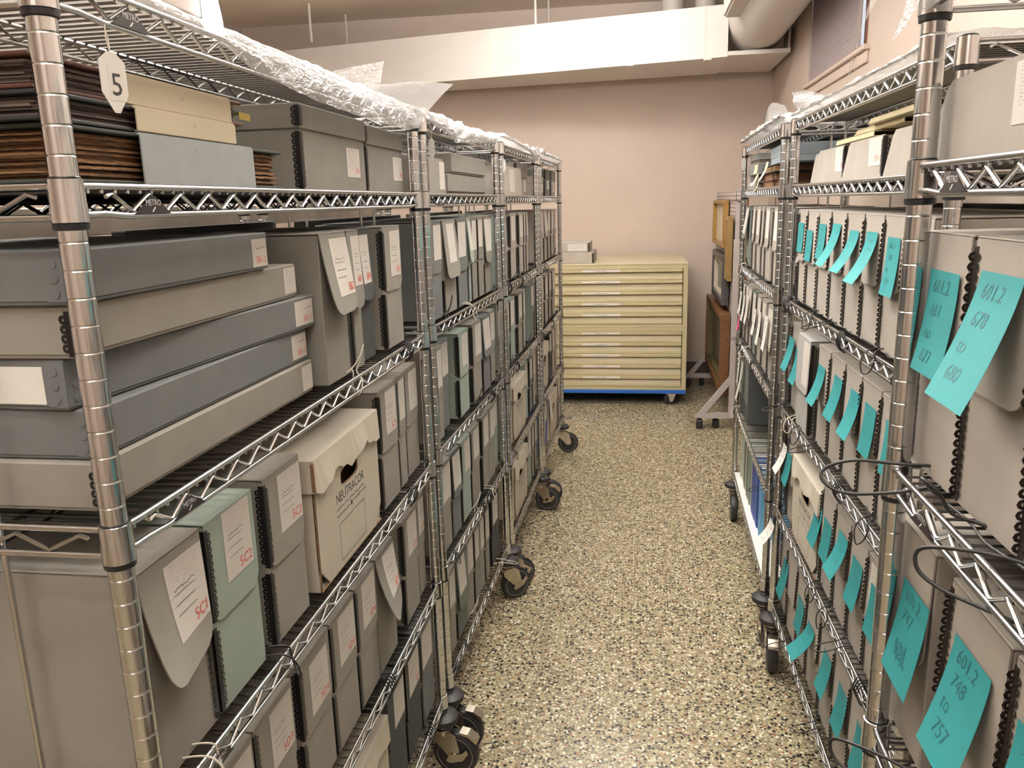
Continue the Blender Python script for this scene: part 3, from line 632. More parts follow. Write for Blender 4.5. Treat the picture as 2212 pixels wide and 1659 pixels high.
# --- L3
for lev, rows in ((2, ((116.6, 4.6, 'green', (.2, .9, 3.6), 'Pale green box', {}), (125.0, 5.2, 'pink', (.25, .85, 3.8), 'Pinkish grey box', {}), (133.2, 4.6, 'pink', (.25, .95, 3.6), 'Pinkish grey box', {}), (138.4, 2.2, 'pink', (.2, .9, 3.6), 'Thin pinkish box', {}), (141.0, 2.2, 'pink', (.2, .9, 3.6), 'Thin pinkish box', {}))),
                  (3, ((117.6, 4.5, 'green', (.25, .9, 3.9), 'Pale green box', dict(flap=7)), (122.7, 4.4, 'green', (.2, .9, 3.8), 'Pale green box', {}), (130.4, 4.8, 'warm', (.25, .85, 3.8), 'Grey box', {}), (135.6, 2.6, 'pink', (.2, .8, 3.8), 'Thin pinkish box', {}), (143.6, 5.0, 'dgreen', (.4, .9, 3.6), 'Dark green box', dict(edge='r')))),
                  (4, ((117.2, 4.6, 'warm', (.2, .85, 4.2), 'Grey box', {}), (136.6, 2.6, 'green', (.2, .8, 3.6), 'Thin greenish box', dict(edge=None)), (141.0, 3.8, 'cool', (.3, .9, 3.6), 'Blue grey box', {}), (145.2, 3.6, 'pink', (.2, .9, 3.6), 'Pinkish grey box', {}))),
                  (5, ((136.8, 4.8, 'green', (.3, .9, 3.8), 'Pale green box', {}), (142.0, 3.0, 'warm', (.3, .9, 3.8), 'Grey box', {}), (145.6, 3.4, 'warm', (.3, .9, 3.8), 'Grey box', {})))):
    for Y, w_, c_, ll, ds, kw in rows: doc_box('L3', lev, Y, w_, col=c_, lab=ll, desc=ds, **kw)
for lev, rows in ((2, ((160.0, 3.4, 'pink', (.2, .9, 3.8), 'Cream grey box', {}), (164.6, 4.4, 'pink', (.1, .95, 3.8), 'Cream grey box', dict(tilt=3)), (170, 4.6, 'warm', (.2, .95, 3.8), 'Grey box', {}), (175.6, 4.6, 'pink', (.2, .95, 3.8), 'Pinkish grey box', {}), (180.8, 4.6, 'pink', (.2, .9, 3.8), 'Pinkish grey box', {}))),
                  (3, ((154.0, 4.2, 'pink', (.3, .95, 3.8), 'Pinkish grey box', {}), (158.6, 3.8, 'pink', (.3, .95, 3.8), 'Pinkish grey box', {}), (163.8, 5.2, 'pink', (.3, .95, 3.8), 'Pinkish grey box', {}), (170, 4.6, 'warm', (.3, .95, 3.6), 'Grey box', {}), (176, 5.2, 'pink', (.1, .9, 4), 'Pinkish grey box', dict(flap=6)))),
                  (4, ((168.8, 4.8, 'dark', (.3, .9, 3.8), 'Charcoal box', {}), (174.2, 4.8, 'pink', (.2, .9, 4), 'Pinkish grey box', {}), (179.6, 4.8, 'pink', (.2, .9, 4), 'Pinkish grey box', {}))),
                  (5, ((180.0, 2.6, 'warm', (.2, .9, 4), 'Thin grey box', {}), (183.2, 3.4, 'pink', (.2, .9, 4), 'Pinkish grey box', {})))):
    for Y, w_, c_, ll, ds, kw in rows: doc_box('L4', lev, Y, w_, col=c_, lab=ll, desc=ds, **kw)
# --- R racks
def rb(u, lev, far, w_=5.0, c_='tan', ds='Taupe box', **kw):
    kw.setdefault('ins', .74 if u == 'R1' else .45); kw.setdefault('flap', 5.4); kw.setdefault('tilt', 1.8)
    if far > UN[u][1][1]-.75 and u != 'R1': kw['ins'] = max(.72, kw['ins'])
    return doc_box(u, lev, far-w_, w_, col=c_, ebl=False, desc=ds, **kw)
for i, (f_, w_) in enumerate(((95.8, 4.1), (91.4, 5), (86.2, 5), (80.8, 5.2), (75.3, 5.2), (69.8, 4.9), (64.5, 4.8), (59.4, 4.9))):
    rb('R2', 2, f_, w_, 'tan2' if i % 2 else 'tan', 'Taupe box')
rb('R2', 2, 98.4, 2.3, 'lgrey', 'Thin pale grey box', ins=.3, flap=6)
for i, (f_, w_, c_, kw) in enumerate(((98.4, 4.6, 'tan', {}), (93.6, 3.2, 'tan', dict(edge=None)), (90.2, 5.8, 'lgrey', dict(flap=5.8, ins=-.1, lab=(.5, .95, 4.6), edge='r')), (83.2, 5.0, 'tan2', {}), (77.9, 5.0, 'tan', {}), (72.6, 5, 'tan2', {}), (67.4, 5, 'tan', {}), (62.1, 5, 'tan2', {}), (56.8, 4.8, 'tan', {}))):
    rb('R2', 3, f_, w_, c_, 'Pale box with tall white label' if i == 2 else 'Taupe box', **kw)
for f_, w_, c_, kw in ((98.4, 2.6, 'tan', {}), (95.4, 4.3, 'tan', {}), (77.7, 4.9, 'tan2', {}), (72.6, 4.9, 'tan', {}), (67.5, 4.9, 'tan2', {}), (62.4, 4.9, 'tan', dict(lab=(.2, .95, 4.6))), (57.3, 4.9, 'tan', {})):
    rb('R2', 4, f_, w_, c_, 'Taupe box', **kw)
for f_, w_ in ((98.0, 4.9), (92.4, 5.2), (86.6, 4.7), (81.4, 5.2), (75.4, 5.2), (69.9, 5.2), (64.4, 5.0), (59.2, 5)): rb('R2', 5, f_, w_, 'tan' if int(f_) % 2 else 'tan2')
for f_, w_ in ((37.3, 5.15), (31.8, 5.15), (26.3, 5.1), (20.9, 5.0)): rb('R1', 2, f_, w_, 'tan2')
for f_, w_ in ((38.0, 5.1), (30.9, 5.1), (25.4, 5.0), (20.1, 5.0)): rb('R1', 3, f_, w_, 'tan')
for f_, w_ in ((36, 5), (30.6, 5), (25.2, 5)): rb('R1', 4, f_, w_, 'tan')
for lev, rows in ((2, ((147.6, 4.8, 'dgreen', dict(lab=(.1, .8, 4.2), tilt=8, edge=None)), (137.6, 3.0, 'tan', dict(lab=(.2, .9, 3.8))), (132.6, 4.8, 'tan', dict(lab=(.25, .85, 3.8))), (126.0, 2.2, 'tan', {}), (121.8, 4.6, 'tan', dict(lab=(.2, .9, 3.8))), (113.4, 4.4, 'tan', dict(lab=(.2, .9, 3.8))))),
                  (3, ((148.6, 4.4, 'tan', dict(lab=(.2, .95, 4.2))), (143.8, 4.6, 'tan', dict(lab=(.2, .95, 4.4))), (138.6, 4.0, 'tan', dict(lab=(.1, .9, 4.6), tilt=5)), (133.4, 4.6, 'dgreen', dict(lab=(.1, .8, 4.6))), (127.6, 4.6, 'tan', dict(lab=(.15, .95, 4.6))), (121.4, 4.8, 'tan', dict(lab=(.1, .8, 5), flap=6)), (114.6, 4.8, 'tan', dict(lab=(.1, .9, 5), flap=6, tilt=3))))):
    for f_, w_, c_, kw in rows: rb('R3', lev, f_, w_, c_, 'Dull green box' if c_ == 'dgreen' else 'Taupe box', **kw)

# ------------------------------------------------------------------ ribbed cream cartons with lid and hand hole
def hole_plate(m, w, h, cx, cz, hw, hh, y0, y1, mi=0, mi_edge=1):
    N = 24; inn = []; out = []
    for k in range(N):
        a = 2*PI*k/N+PI/N; c, s = math.cos(a), math.sin(a); p_ = 4.0
        q = (abs(c)**p_+abs(s)**p_)**(-1/p_); inn.append((cx+hw*c*q, cz+hh*s*q))
    for a, b in inn:
        dx, dz = (a-cx)/hw, (b-cz)/hh; t = max(abs(dx), abs(dz)); dx /= t; dz /= t
        out.append((cx+dx*(w-cx if dx > 0 else cx), cz+dz*(h-cz if dz > 0 else cz)))
    for y, sgn in ((y0, 1), (y1, -1)):
        vs = [(a, y, b) for a, b in inn]+[(a, y, b) for a, b in out]
        fs = [(k, (k+1) % N, N+(k+1) % N, N+k) for k in range(N)]; m.add(vs, fs, mi)
    m.add([(a, y0, b) for a, b in inn]+[(a, y1, b) for a, b in inn], [(k, (k+1) % N, N+(k+1) % N, N+k) for k in range(N)], mi_edge)
def carton(u, lev, Y0, w=12.9, h=9.6, ins=.3, label='', wavy=True, big=True, side_col=None):
    t = place('records_carton', u, lev, Y0, w, ins, label, 'carton', 'cream records cartons', jit=.2)
    def body():
        m = M(); d = 14.4; ch = h-3.3
        hole_plate(m, w, h-.6, w*.50, ch, 1.75, .62, 0, .16, 0, 1)
        m.box((0, .16, 0), (.16, d, h-.6), 0); m.box((w-.16, .16, 0), (w, d, h-.6), 0); m.box((.16, d-.16, 0), (w-.16, d, h-.6), 0); m.box((.16, .16, 0), (w-.16, d-.16, .16), 0)
        m.box((0, -.03, 0), (.05, .1, h-.8), 1); m.box((0, -.02, 0), (w, .1, .05), 1)
        m.box((.4, 1.2, .3), (w-.4, d-.6, h-1.2), 1)
        f = lambda a, b: (a+w*.5, -.012, b+h-4.85); add_text(m, 'NEUTRACOR', 1.02, f, 2, align='CENTER', space=.92)
        if big:
            f2 = lambda a, b: (a, -.012, b)
            for z, n_ in ((h-5.25, 9), (h-5.75, 6)):
                scribble(m, f2, w*.5-2.9 if n_ == 9 else w*.5-2.9, w*.5+2.9 if n_ == 9 else w*.5-.4, z, .07, 2, .06, 40, n_)
                if n_ == 6: scribble(m, f2, w*.5+.4, w*.5+3.2, z+.12, .07, 2, .06, 22, 3)
            m.add([f2(w*.5+a, h-5.72+b) for a, b in ((0, .3), (.09, .14), (.24, .16), (.16, 0), (.2, -.12), (.03, -.1), (0, -.3), (-.03, -.1), (-.2, -.12), (-.16, 0), (-.24, .16), (-.09, .14))], [tuple(range(12))], 2)
        X0, X1, z0, z1 = w*.5-2.6, w*.5+2.6, h-9.2 if h-9.2 > .4 else .5, h-6.4
        z0 = max(.5, z0)
        for a, b in (((X0, z0), (X1, z0+.05)), ((X0, z1), (X1, z1+.05)), ((X0, z0), (X0+.05, z1)), ((X1, z0), (X1+.05, z1))): m.box((a[0], -.012, a[1]), (b[0], -.005, b[1]), 2)
        return m
    ob('carton_body', body, [CARTON, CARTON_IN, INK], t, key=('carton', w, h, big))
    def lid():
        m = M(); d = 14.6; dr = 2.0; n = 16; T = .1
        m.box((-.12, -.14, h-.55), (w+.12, d, h-.42+.0))
        for i in range(n):
            a0, a1 = -.12+(w+.24)*i/n, -.12+(w+.24)*(i+1)/n
            wv = lambda a: (dr+(.35*math.sin(a*1.1+.6)+.14*math.sin(a*3.1)) if wavy else dr-.1)
            o0, o1 = wv(a0), wv(a1); b0 = .10+.18*max(0, math.sin(a0*.9))
            b1 = .10+.18*max(0, math.sin(a1*.9))
            m.add([(a0, -.14, h-.45), (a1, -.14, h-.45), (a1, -.14-b1, h-.45-o1), (a0, -.14-b0, h-.45-o0), (a0, -.03, h-.45), (a1, -.03, h-.45), (a1, -.02-b1, h-.45-o1), (a0, -.02-b0, h-.45-o0)],
                  [(0, 1, 2, 3), (7, 6, 5, 4), (3, 2, 6, 7), (0, 4, 5, 1), (0, 3, 7, 4), (1, 5, 6, 2)])
        for x in (-.24, w+.14):
            m.box((x, -.1, h-2.6), (x+.1, d, h-.42))
        m.box((-.26, -.2, h-2.5), (-.12, .02, h-.6), 1)
        return m
    ob('carton_lid', lid, [CARTON_P, CARTON_IN], t, key=('clid', w, h, wavy))
    return t
carton('L1', 3, 46.1, label='cream carton reading NEUTRACOR between grey boxes on the fourth shelf, nearest left rack')
carton('L1', 5, 44.0, ins=.4, label='cream carton on the bottom shelf of the nearest left rack')
carton('L3', 4, 122.6, 13.0, label='cream carton on the fifth shelf of the third left rack, lid torn')
carton('L3', 5, 121.8, 13.4, ins=.2, label='cream carton on the bottom shelf of the third left rack')
carton('L4', 4, 155.4, 11.4, big=False, label='cream carton on the fifth shelf of the farthest left rack')
carton('L4', 5, 167.6, 12.0, big=False, label='cream carton beside the blue crate on the bottom shelf')
carton('R2', 4, 78.0, 12.8, ins=.1, label='cream carton reading NEUTRACOR among the teal notes on the middle right rack')

# ------------------------------------------------------------------ flat boxes and lidded boxes
def rivets(m, x, z0, z1, face):
    n = 3
    for k in range(n):
        z = z0+(z1-z0)*(k+.5)/n
        for q in (0,):
            if face == 'x': m.lathe([(.2, -.03), (.2, -.05), (.12, -.06)], 10, (0, x, z), 'x')
            else: m.lathe([(.2, -.03), (.2, -.05), (.12, -.06)], 10, (x, 0, z), 'y')
def flat_box(u, lev, Y0, L, dd, h, z, ins, col, label, lab=None, red=None, edge='rivet', cat='flat box', group='flat boxes stacked on the nearest left rack', endlabel=False, yx=0):
    t = place('flat_archive_box', u, lev, Y0, L, ins, label, cat, group, dz=z, jit=.1, yawx=yx)
    ob('tray', M().cbox((.06, .06, 0), (L-.06, dd-.06, h*.9), .05), [BOARD[col]], t)
    m = M(); m.cbox((0, 0, .12), (L, dd, h), .07)
    m.box((-.03, 0, .2), (0, 0, h-.1)); ob('lid', m, [BOARD[col]], t)
    if edge == 'rivet':
        m = M()
        for k in range(3):
            zz = h*(.22+.27*k)
            m.lathe([(.17, -.05), (.17, 0)], 12, (0, .5, zz), 'x'); m.lathe([(.17, -.05), (.17, 0)], 12, (.5, 0, zz), 'y')
        m.box((-.012, 0, .15), (0, .9, h-.05)); m.box((0, -.012, .15), (.9, 0, h-.05)); ob('corner_rivets', m, [BOARD[col]], t)
    elif edge == 'strip':
        ob('metal_edge', edge_strip(h-.1), [EDGE], t)
    if lab:
        a, b, z0, z1 = lab; m = M(); m.box((a, -.02, z0), (b, -.004, z1))
        if red: add_text(m, red, .52, lambda p, q: (p+b-.15, -.026, q+z0+.22), 1, align='RIGHT'); scribble(m, lambda p, q: (p, -.024, q), b-1.3, b-.2, z1-.5, .06, 2, .03, 10, 4)
        ob('label', m, [LABEL_S if red else LABEL, RED, INK], t)
    if endlabel:
        m = M(); m.cbox((-.03, 1.0, .25), (-.004, 6, h-.3), .01); ob('end_label', m, [PAPER], t)
    return t
pos = ('bottom one', 'second from the bottom', 'middle one', 'second from the top', 'top one')
for k, (Y0, L, x, col, lb, red, e, el) in enumerate(((27.7, 21.9, -21.4, 'warm', (20.2, 21.8, .25, 1.85), None, 'strip', False), (28.0, 21.5, -21.6, 'cool', (19.2, 21.4, .3, 1.85), '5B1-3', 'rivet', False),
        (27.7, 22.6, -22.3, 'cool', (19.8, 22.3, .3, 1.85), '5B1-1', 'rivet', True), (27.6, 21.1, -21.6, 'warm', (19.3, 21.0, .3, 1.9), None, 'strip', False), (27.3, 17.2, -21.3, 'cool', (15.2, 17.0, .2, 1.75), '5B1-2', 'rivet', False))):
    flat_box('L1', 2, Y0, L, 15.0, 2.08, k*2.12, -20.15-x, col, f'long flat {"grey" if col=="warm" else "blue grey"} box, {pos[k]} of the stack behind the first post', lb, red, e, endlabel=el, yx=-.05 if k == 2 else 0)
def lidded(u, lev, Y0, L, dd, h, lh, ins, col, label, lab=None, red=None, z=0, edge=True, group=None, bow=0):
    t = place('lidded_box', u, lev, Y0, L, ins, label, 'lidded box', group, dz=z, jit=.3)
    ob('body', M().cbox((.05, .05, 0), (L-.05, dd-.05, h-.1), .05), [BOARD[col]], t)
    ob('lid', M().cbox((-.06, -.08, h-lh), (L+.06, dd+.06, h), .06), [BOARD[col]], t)
    if edge:
        ob('metal_edge', edge_strip(h-lh-.05), [EDGE], t, (.05, .05, 0)); ob('metal_edge', edge_strip(lh-.1), [EDGE], t, (-.06, -.08, h-lh+.05))
    else:
        m = M()
        for k in range(3):
            for zz in (h*(.15+.3*k),): m.lathe([(.19, -.1), (.19, 0)], 10, (0, .5, zz), 'x')
        m.box((-.08, -.1, .1), (0, 1.0, h-.1)) if False else None
        ob('corner_rivets', m, [BOARD[col]], t)
    if lab:
        a, b, z0, z1 = lab; m = M(); m.box((a, .02, z0), (b, .045, z1))
        if red: add_text(m, red, .5, lambda p, q: (p+b-.15, .012, q+z0+.35), 1, align='RIGHT')
        ob('label', m, [LABEL, RED], t)
    return t
lidded('L1', 1, 49.9, 12.6, 15, 5.3, 1.55, .9, 'mid', 'square grey lidded box reading 5A2 beside the albums on the nearest left rack', (8.4, 11.2, 1.0, 3.1), '5A2', group='lidded boxes on the nearest left rack')
lidded('L1', 1, 62.75, 10.2, 15, 5.1, 1.5, .9, 'mid', 'square grey lidded box reading 5A3 against the far post of the nearest left rack', (7.2, 10.0, 1.0, 3.0), '5A3', group='lidded boxes on the nearest left rack')
lidded('L2', 1, 87.6, 19.5, 13.5, 2.1, 1.9, .3, 'mid', 'shallow grey box under another on the second left rack, upper shelf', (17, 19.2, .2, 1.5), None, edge=False, group='shallow boxes on the second left rack')
lidded('L2', 1, 89.2, 17.2, 14, 2.2, 2.0, .2, 'mid', 'shallow grey box on top of another on the second left rack, upper shelf', (15, 17, .3, 1.7), None, z=2.15, edge=False, group='shallow boxes on the second left rack')
def lying(u, lev, far, w, h, ins, col, label, lab=None, red=None, slant=2.2, d=11.5, group=None, strip='r'):
    """an archive box on its side, its tapering flap facing the aisle"""
    t = place('lying_archive_box', u, lev, far-w, w, ins, label, 'archive box', group, jit=.2)
    P = [(0, .02), (slant*.9, h-.35), (slant+.35, h), (w, h), (w, .02)] if strip != 'l' else [(0, .02), (0, h), (w-slant-.35, h), (w-slant*.9, h-.35), (w, .02)]
    m = M(); m.prism([(a+(.5 if a < slant and strip != 'l' else 0), b*.98) for a, b in P], .1, d, 'xz'); ob('body', m, [BOARD[col]], t)
    m = M(); m.prism(P, 0, .09, 'xz'); ob('flap', m, [BOARD[col]], t)
    e = ob('metal_edge', edge_strip(h), [EDGE], t, (w, 0, 0)) if strip != 'l' else ob('metal_edge', edge_strip(h), [EDGE], t)
    if strip != 'l': e.scale = (-1, 1, 1)
    if lab:
        a, b, z0, z1 = lab; m = M(); m.box((a, -.02, z0), (b, -.004, z1))
        if red: add_text(m, red, .62, lambda p, q: (p+b-.2, -.026, q+z0+.35), 1, align='RIGHT')
        ob('label', m, [LABEL, RED], t)
    return t
GL = 'archive boxes lying on the right racks'
lying('R2', 1, 97.6, 4.2, 3.1, 1.6, 'tan2', 'pale box lying partly hidden, farthest on the second shelf of the middle right rack', group=GL)
lying('R2', 1, 93.2, 12.6, 3.2, 1.0, 'tan2', 'pale box lying with label 4E on the second shelf of the middle right rack', (9.4, 12.4, .9, 3.1), '4E', group=GL)
lying('R2', 1, 80.3, 12.5, 3.2, .8, 'tan2', 'pale box lying under cream folders, label 13EH-1, middle right rack', (8.6, 12.2, .95, 3.1), '13EH-1', group=GL)
lying('R2', 1, 67.4, 12.9, 3.3, .7, 'tan2', 'pale lying box nearest the camera on the second shelf of the middle right rack', group=GL)
lying('R1', 1, 38.4, 13.5, 3.1, .7, 'tan2', 'pale lying box with tapered flap on the nearest right rack above the teal notes', (8.2, 11.5, .9, 2.9), None, group=GL)
lying('L2', 1, 86.8, 7.2, 3.5, .2, 'warm', 'grey box lying with slanted flap at the near end of the second left rack', (4.6, 6.6, .4, 3.2), None, strip='l', slant=.8, d=12)
lying('L3', 1, 136.2, 19.0, 4.2, .1, 'pink', 'wide pinkish grey lying box with labels on the third left rack', (7, 11.5, .5, 3.8), None, strip='l', slant=1.2, d=8)
lidded('L3', 1, 136.4, 12, 12, 5.4, 2.4, 1.2, 'warm', 'grey lidded box behind the lying box on the third left rack', (8.5, 11, .6, 2.8), None)
lidded('L4', 1, 155.0, 7, 10, 3.6, 1.2, .2, 'pink', 'small pinkish lidded box on the upper shelf of the farthest left rack', (5, 7.6, .6, 2.8), None, edge=False)
lidded('L4', 1, 168.6, 7.6, 12, 5.4, 2.2, .6, 'dgreen', 'dark grey lidded box on the upper shelf of the farthest left rack', (3, 6.4, 1.4, 4.6), None)
lidded('L4', 1, 177.2, 8.0, 12, 5.4, 2.2, .5, 'warm', 'grey lidded box last on the upper shelf of the farthest left rack', (3, 6.4, .8, 3.4), None)
# dark boards added as back stops so the shelves are not see-through
for u, lev, Y0, L, ins, hh, lb in (('L1', 2, 49.5, 23.2, 13.4, 10.7, 'large charcoal backing board added behind boxes 5B2 to 5B6'), ('L2', 2, 79, 32, 13.2, 10.6, 'large dark backing board added behind the boxes on the second left rack'), ('R2', 2, 53, 44, 13.2, 10.6, 'long dark backing board added behind the taupe boxes on the middle right rack'),
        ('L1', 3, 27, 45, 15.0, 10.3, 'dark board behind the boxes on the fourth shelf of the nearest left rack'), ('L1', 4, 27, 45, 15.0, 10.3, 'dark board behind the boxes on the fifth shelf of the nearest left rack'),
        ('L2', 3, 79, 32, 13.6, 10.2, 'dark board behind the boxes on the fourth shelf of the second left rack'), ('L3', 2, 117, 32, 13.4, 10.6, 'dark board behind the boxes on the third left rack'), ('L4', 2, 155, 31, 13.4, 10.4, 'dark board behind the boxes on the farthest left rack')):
    t = place('portfolio', u, lev, Y0, L, ins, lb, 'portfolio', 'dark backing boards added behind the boxes')
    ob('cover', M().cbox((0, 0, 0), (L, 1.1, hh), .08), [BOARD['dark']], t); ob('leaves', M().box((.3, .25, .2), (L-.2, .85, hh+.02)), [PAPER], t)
# black portfolio on R3, deep wide board box
t = place('black_portfolio_box', 'R3', 4, 135.6, 11.5, .4, 'large black box standing at the far end of the fifth shelf, farthest right rack', 'portfolio')
ob('case', M().cbox((0, 0, 0), (11.5, 15, 11.0), .08), [BOARD['dark']], t)
ob('spine_label', M().box((.6, -.03, 3), (10.5, -.005, 10)), [BOARD['dgreen']], t)
for k, (Y, c, h, sk) in enumerate(((148.4, .3, 6.0, -.3), (143.2, .9, 7.2, -.9))):
    note('R3', 4, Y, -27.4-k*.8, 2.2, h, c, sk, (), 40+k, PAPER, ins=.2, label=['upper white paper strip', 'lower curled white paper strip'][k]+' taped above the large black box', group='white paper strips by the black box')
# blue plastic crate on L4 bottom
BLUE = mat('blue_plastic', (.055, .12, .42), .4)
t = place('blue_crate', 'L4', 5, 154.7, 12.2, .75, 'blue plastic crate with hand holes on the bottom shelf of the farthest left rack', 'crate')
m = M(); hole_plate(m, 12.2, 11.0, 6.1, 7.2, 1.8, .8, 0, .2, 0, 0); m.box((0, .2, 0), (.2, 14, 11)); m.box((12.0, .2, 0), (12.2, 14, 11)); m.box((.2, 13.8, 0), (12.0, 14, 11)); m.box((.2, .2, 0), (12.0, 13.8, .2)); ob('crate_body', m, [BLUE], t)
ob('crate_rim', M().cbox((-.25, -.35, 10.2), (12.45, .1, 11.2), .1), [BLUE], t)
ob('label', M().box((8.6, -.03, 5.2), (11.8, -.005, 9.8)), [PAPER], t)
note('L4', 5, 165.6, -41.2, 2.6, 5.0, .4, 0, (), 51, PAPER, ins=.3, label='white paper hanging beside the blue crate on the bottom shelf', group='white papers on the left racks')

# ------------------------------------------------------------------ albums on the nearest left rack
ALB = {'maroon': mat('maroon_leather', (.10, .035, .025), .6, 0, 30, .2), 'black': mat('black_leather', (.022, .024, .028), .5), 'green': mat('dark_green_cloth', (.045, .055, .05), .8)}
def album(Y0, L, h, z, ins, cover, pages, wrap, a0, a1, label, txt=None, d=14.5, over=0.15, ft=.16, rotz=0):
    t = place('album', 'L1', 1, Y0, L, ins, label, 'album', 'albums stacked on the nearest left rack', dz=z, jit=0, yawx=rotz)
    m = M(); m.cbox((0, .1, 0), (L, d, ft), .04); m.cbox((0, .1, h-ft), (L, d, h), .04); ob('covers', m, [ALB[cover]], t)
    m = M(); r = random.Random(int(h*10)); k = 0; zz = ft
    while zz < h-ft-.05:
        th = .05+r.random()*.09; m.box((.2+r.random()*.5, .3+r.random()*.35, zz), (L-.15-r.random()*.45, d-.3, min(zz+th, h-ft))); zz += th
    ob('pages', m, [pages], t)
    m = M(); ww = a1-a0; m.box((a0, -.07, .05), (a1, 0, h-.06)); m.box((a0, 0, h-.09), (a1, d*.8, h-.02+.05)); m.box((a0, 0, .02), (a1, d*.8, .06))
    ob('paper_wrapper', m, [wrap], t)
    if txt:
        m = M()
        for s, x, q in txt: add_text(m, s, .3, lambda p_, q_: (p_+x, -.08, q_+q), 0, shear=.2)
        ob('pencil_note', m, [mat('faint_pencil', (.30, .29, .27), .7) if 'faint_pencil' not in bpy.data.materials else bpy.data.materials['faint_pencil']], t)
    return t
CR = mat('cream_wrapper', (.56, .50, .37), .75, 0, 8, .04); BG = mat('pale_blue_grey_wrapper', (.33, .36, .37), .75, 0, 40, .04)
album(27.4, 19.6, 2.15, 0, .85, 'green', PAGES, BG, 5.2, 15.6, 'thick album of brown pages in a blue grey wrapper, bottom of the album stack', (('5A', 9.4, 1.55),))
album(27.0, 14.7, 1.05, 2.2, .9, 'black', PAGES2, CR, 5.6, 14.3, 'black album in a cream wrapper, middle of the album stack', (('5A', 10, .5),))
album(27.0, 16.0, 1.25, 3.28, 1.1, 'maroon', PAGES2, CR, 5.1, 14.4, 'maroon album in a cream wrapper, top of the album stack', (('5A', 9.5, .6),))
t = place('paper_slip', 'L1', 1, 42.8, 1.4, 1.3, 'small yellow paper slip sticking out of the top album', 'paper slip', dz=4.0)
ob('slip', M().box((0, 0, 0), (1.3, 3, .03)).box((.0, -.02, -.35), (1.3, 0, .03)), [mat('yellow_paper', (.5, .4, .1), .7)], t)
# cream folders on the lying boxes of R2
for k, (far, w_, dz, ins, sl) in enumerate(((85.0, 13, 3.36, 1.2, .5), (80.0, 14, 3.9, 1.6, 1.0), (73.6, 14.5, 4.35, 1.0, .9))):
    t = place('cream_folder', 'R2', 1, far-w_, w_, ins, ['lowest', 'middle', 'topmost'][k]+' cream folder lying on the pale boxes of the middle right rack', 'folder', 'cream folders on the middle right rack', dz=dz)
    m = M(); P = [(0, 0), (sl, .42), (w_, .42), (w_, 0)]; m.prism(P, 0, .05, 'xz'); m.box((0, 0, 0), (w_, 10, .05)); m.box((sl, 0, .38), (w_, 10, .42)); ob('folder_board', m, [CREAM], t)
# R3 second shelf: small wrapped books and boxes
def slab(u, lev, Y0, w_, h, dz, ins, d, col, name, label, cat, group=None, pages=None, yx=0):
    t = place(name, u, lev, Y0, w_, ins, label, cat, group, dz=dz, jit=2.0, yawx=yx)
    mt = BOARD[col] if isinstance(col, str) else col
    if pages:
        ob('covers', M().cbox((0, 0, 0), (w_, d, .12), .03).cbox((0, 0, h-.12), (w_, d, h), .03).box((0, 0, .1), (.1, d, h-.1)), [mt], t); ob('pages', M().box((.15, .12, .12), (w_-.12, d-.2, h-.12)), [pages], t)
    else:
        ob('box_base', M().cbox((.05, .05, 0), (w_-.05, d-.05, h*.7), .04), [mt], t); ob('box_lid', M().cbox((0, 0, h*.35), (w_, d, h), .05), [mt], t)
    return t
g3 = 'small wrapped books on the farthest right rack'
for k, (far, w_, h, dz, ins, c, pg) in enumerate(((147.6, 8, .9, 0, .4, 'lgrey', None), (146.6, 9, 1.2, .95, .6, 'bluegrey', PAGES2), (147.2, 11, 1.6, 2.2, .4, 'cool', None), (146.8, 9, .8, 3.85, .6, 'lgrey', PAGES2), (146.6, 8, 1.0, 4.6, .5, 'lgrey', None),
        (131.0, 14, .9, 0, .8, ALB['maroon'], PAGES), (131.0, 13, 1.0, .95, 1.0, ALB['maroon'], PAGES), (131.0, 14, 1.0, 2.0, .8, ALB['black'], PAGES), (126.0, 15, 2.3, 3.1, 1.2, 'bluegrey', None))):
    slab('R3', 1, far-w_, w_, h, dz, ins, 10, c, 'wrapped_book' if pg else 'small_box', ['lowest wrapped book', 'second wrapped book', 'blue grey box', 'thin wrapped book', 'white topped box'][k]+' of the far pile on the second shelf, farthest right rack' if k < 5 else ['lowest brown book', 'middle brown book', 'upper black book', 'pale blue tapered box'][k-5]+' of the near pile on the second shelf, farthest right rack', 'book' if pg else 'box', g3, pg)
for k, (Y, z, w_, h, c, sk) in enumerate(((135.4, 4.3, 4.2, 1.4, .2, 0), (132.6, 3.0, 2.6, 1.9, .9, -.3), (132.0, 1.9, 2.6, 1.6, .5, 0), (121.6, 4.2, 2.4, 2.6, 1.0, -.6))):
    note('R3', 1, Y, z+.4, w_, h, c, sk, (), 60+k, CREAM, ins=.3, label=['wide cream slip', 'curled cream slip', 'lowest cream slip', 'peach triangular slip'][k]+' hanging from the books on the farthest right rack', group='cream slips on the farthest right rack')

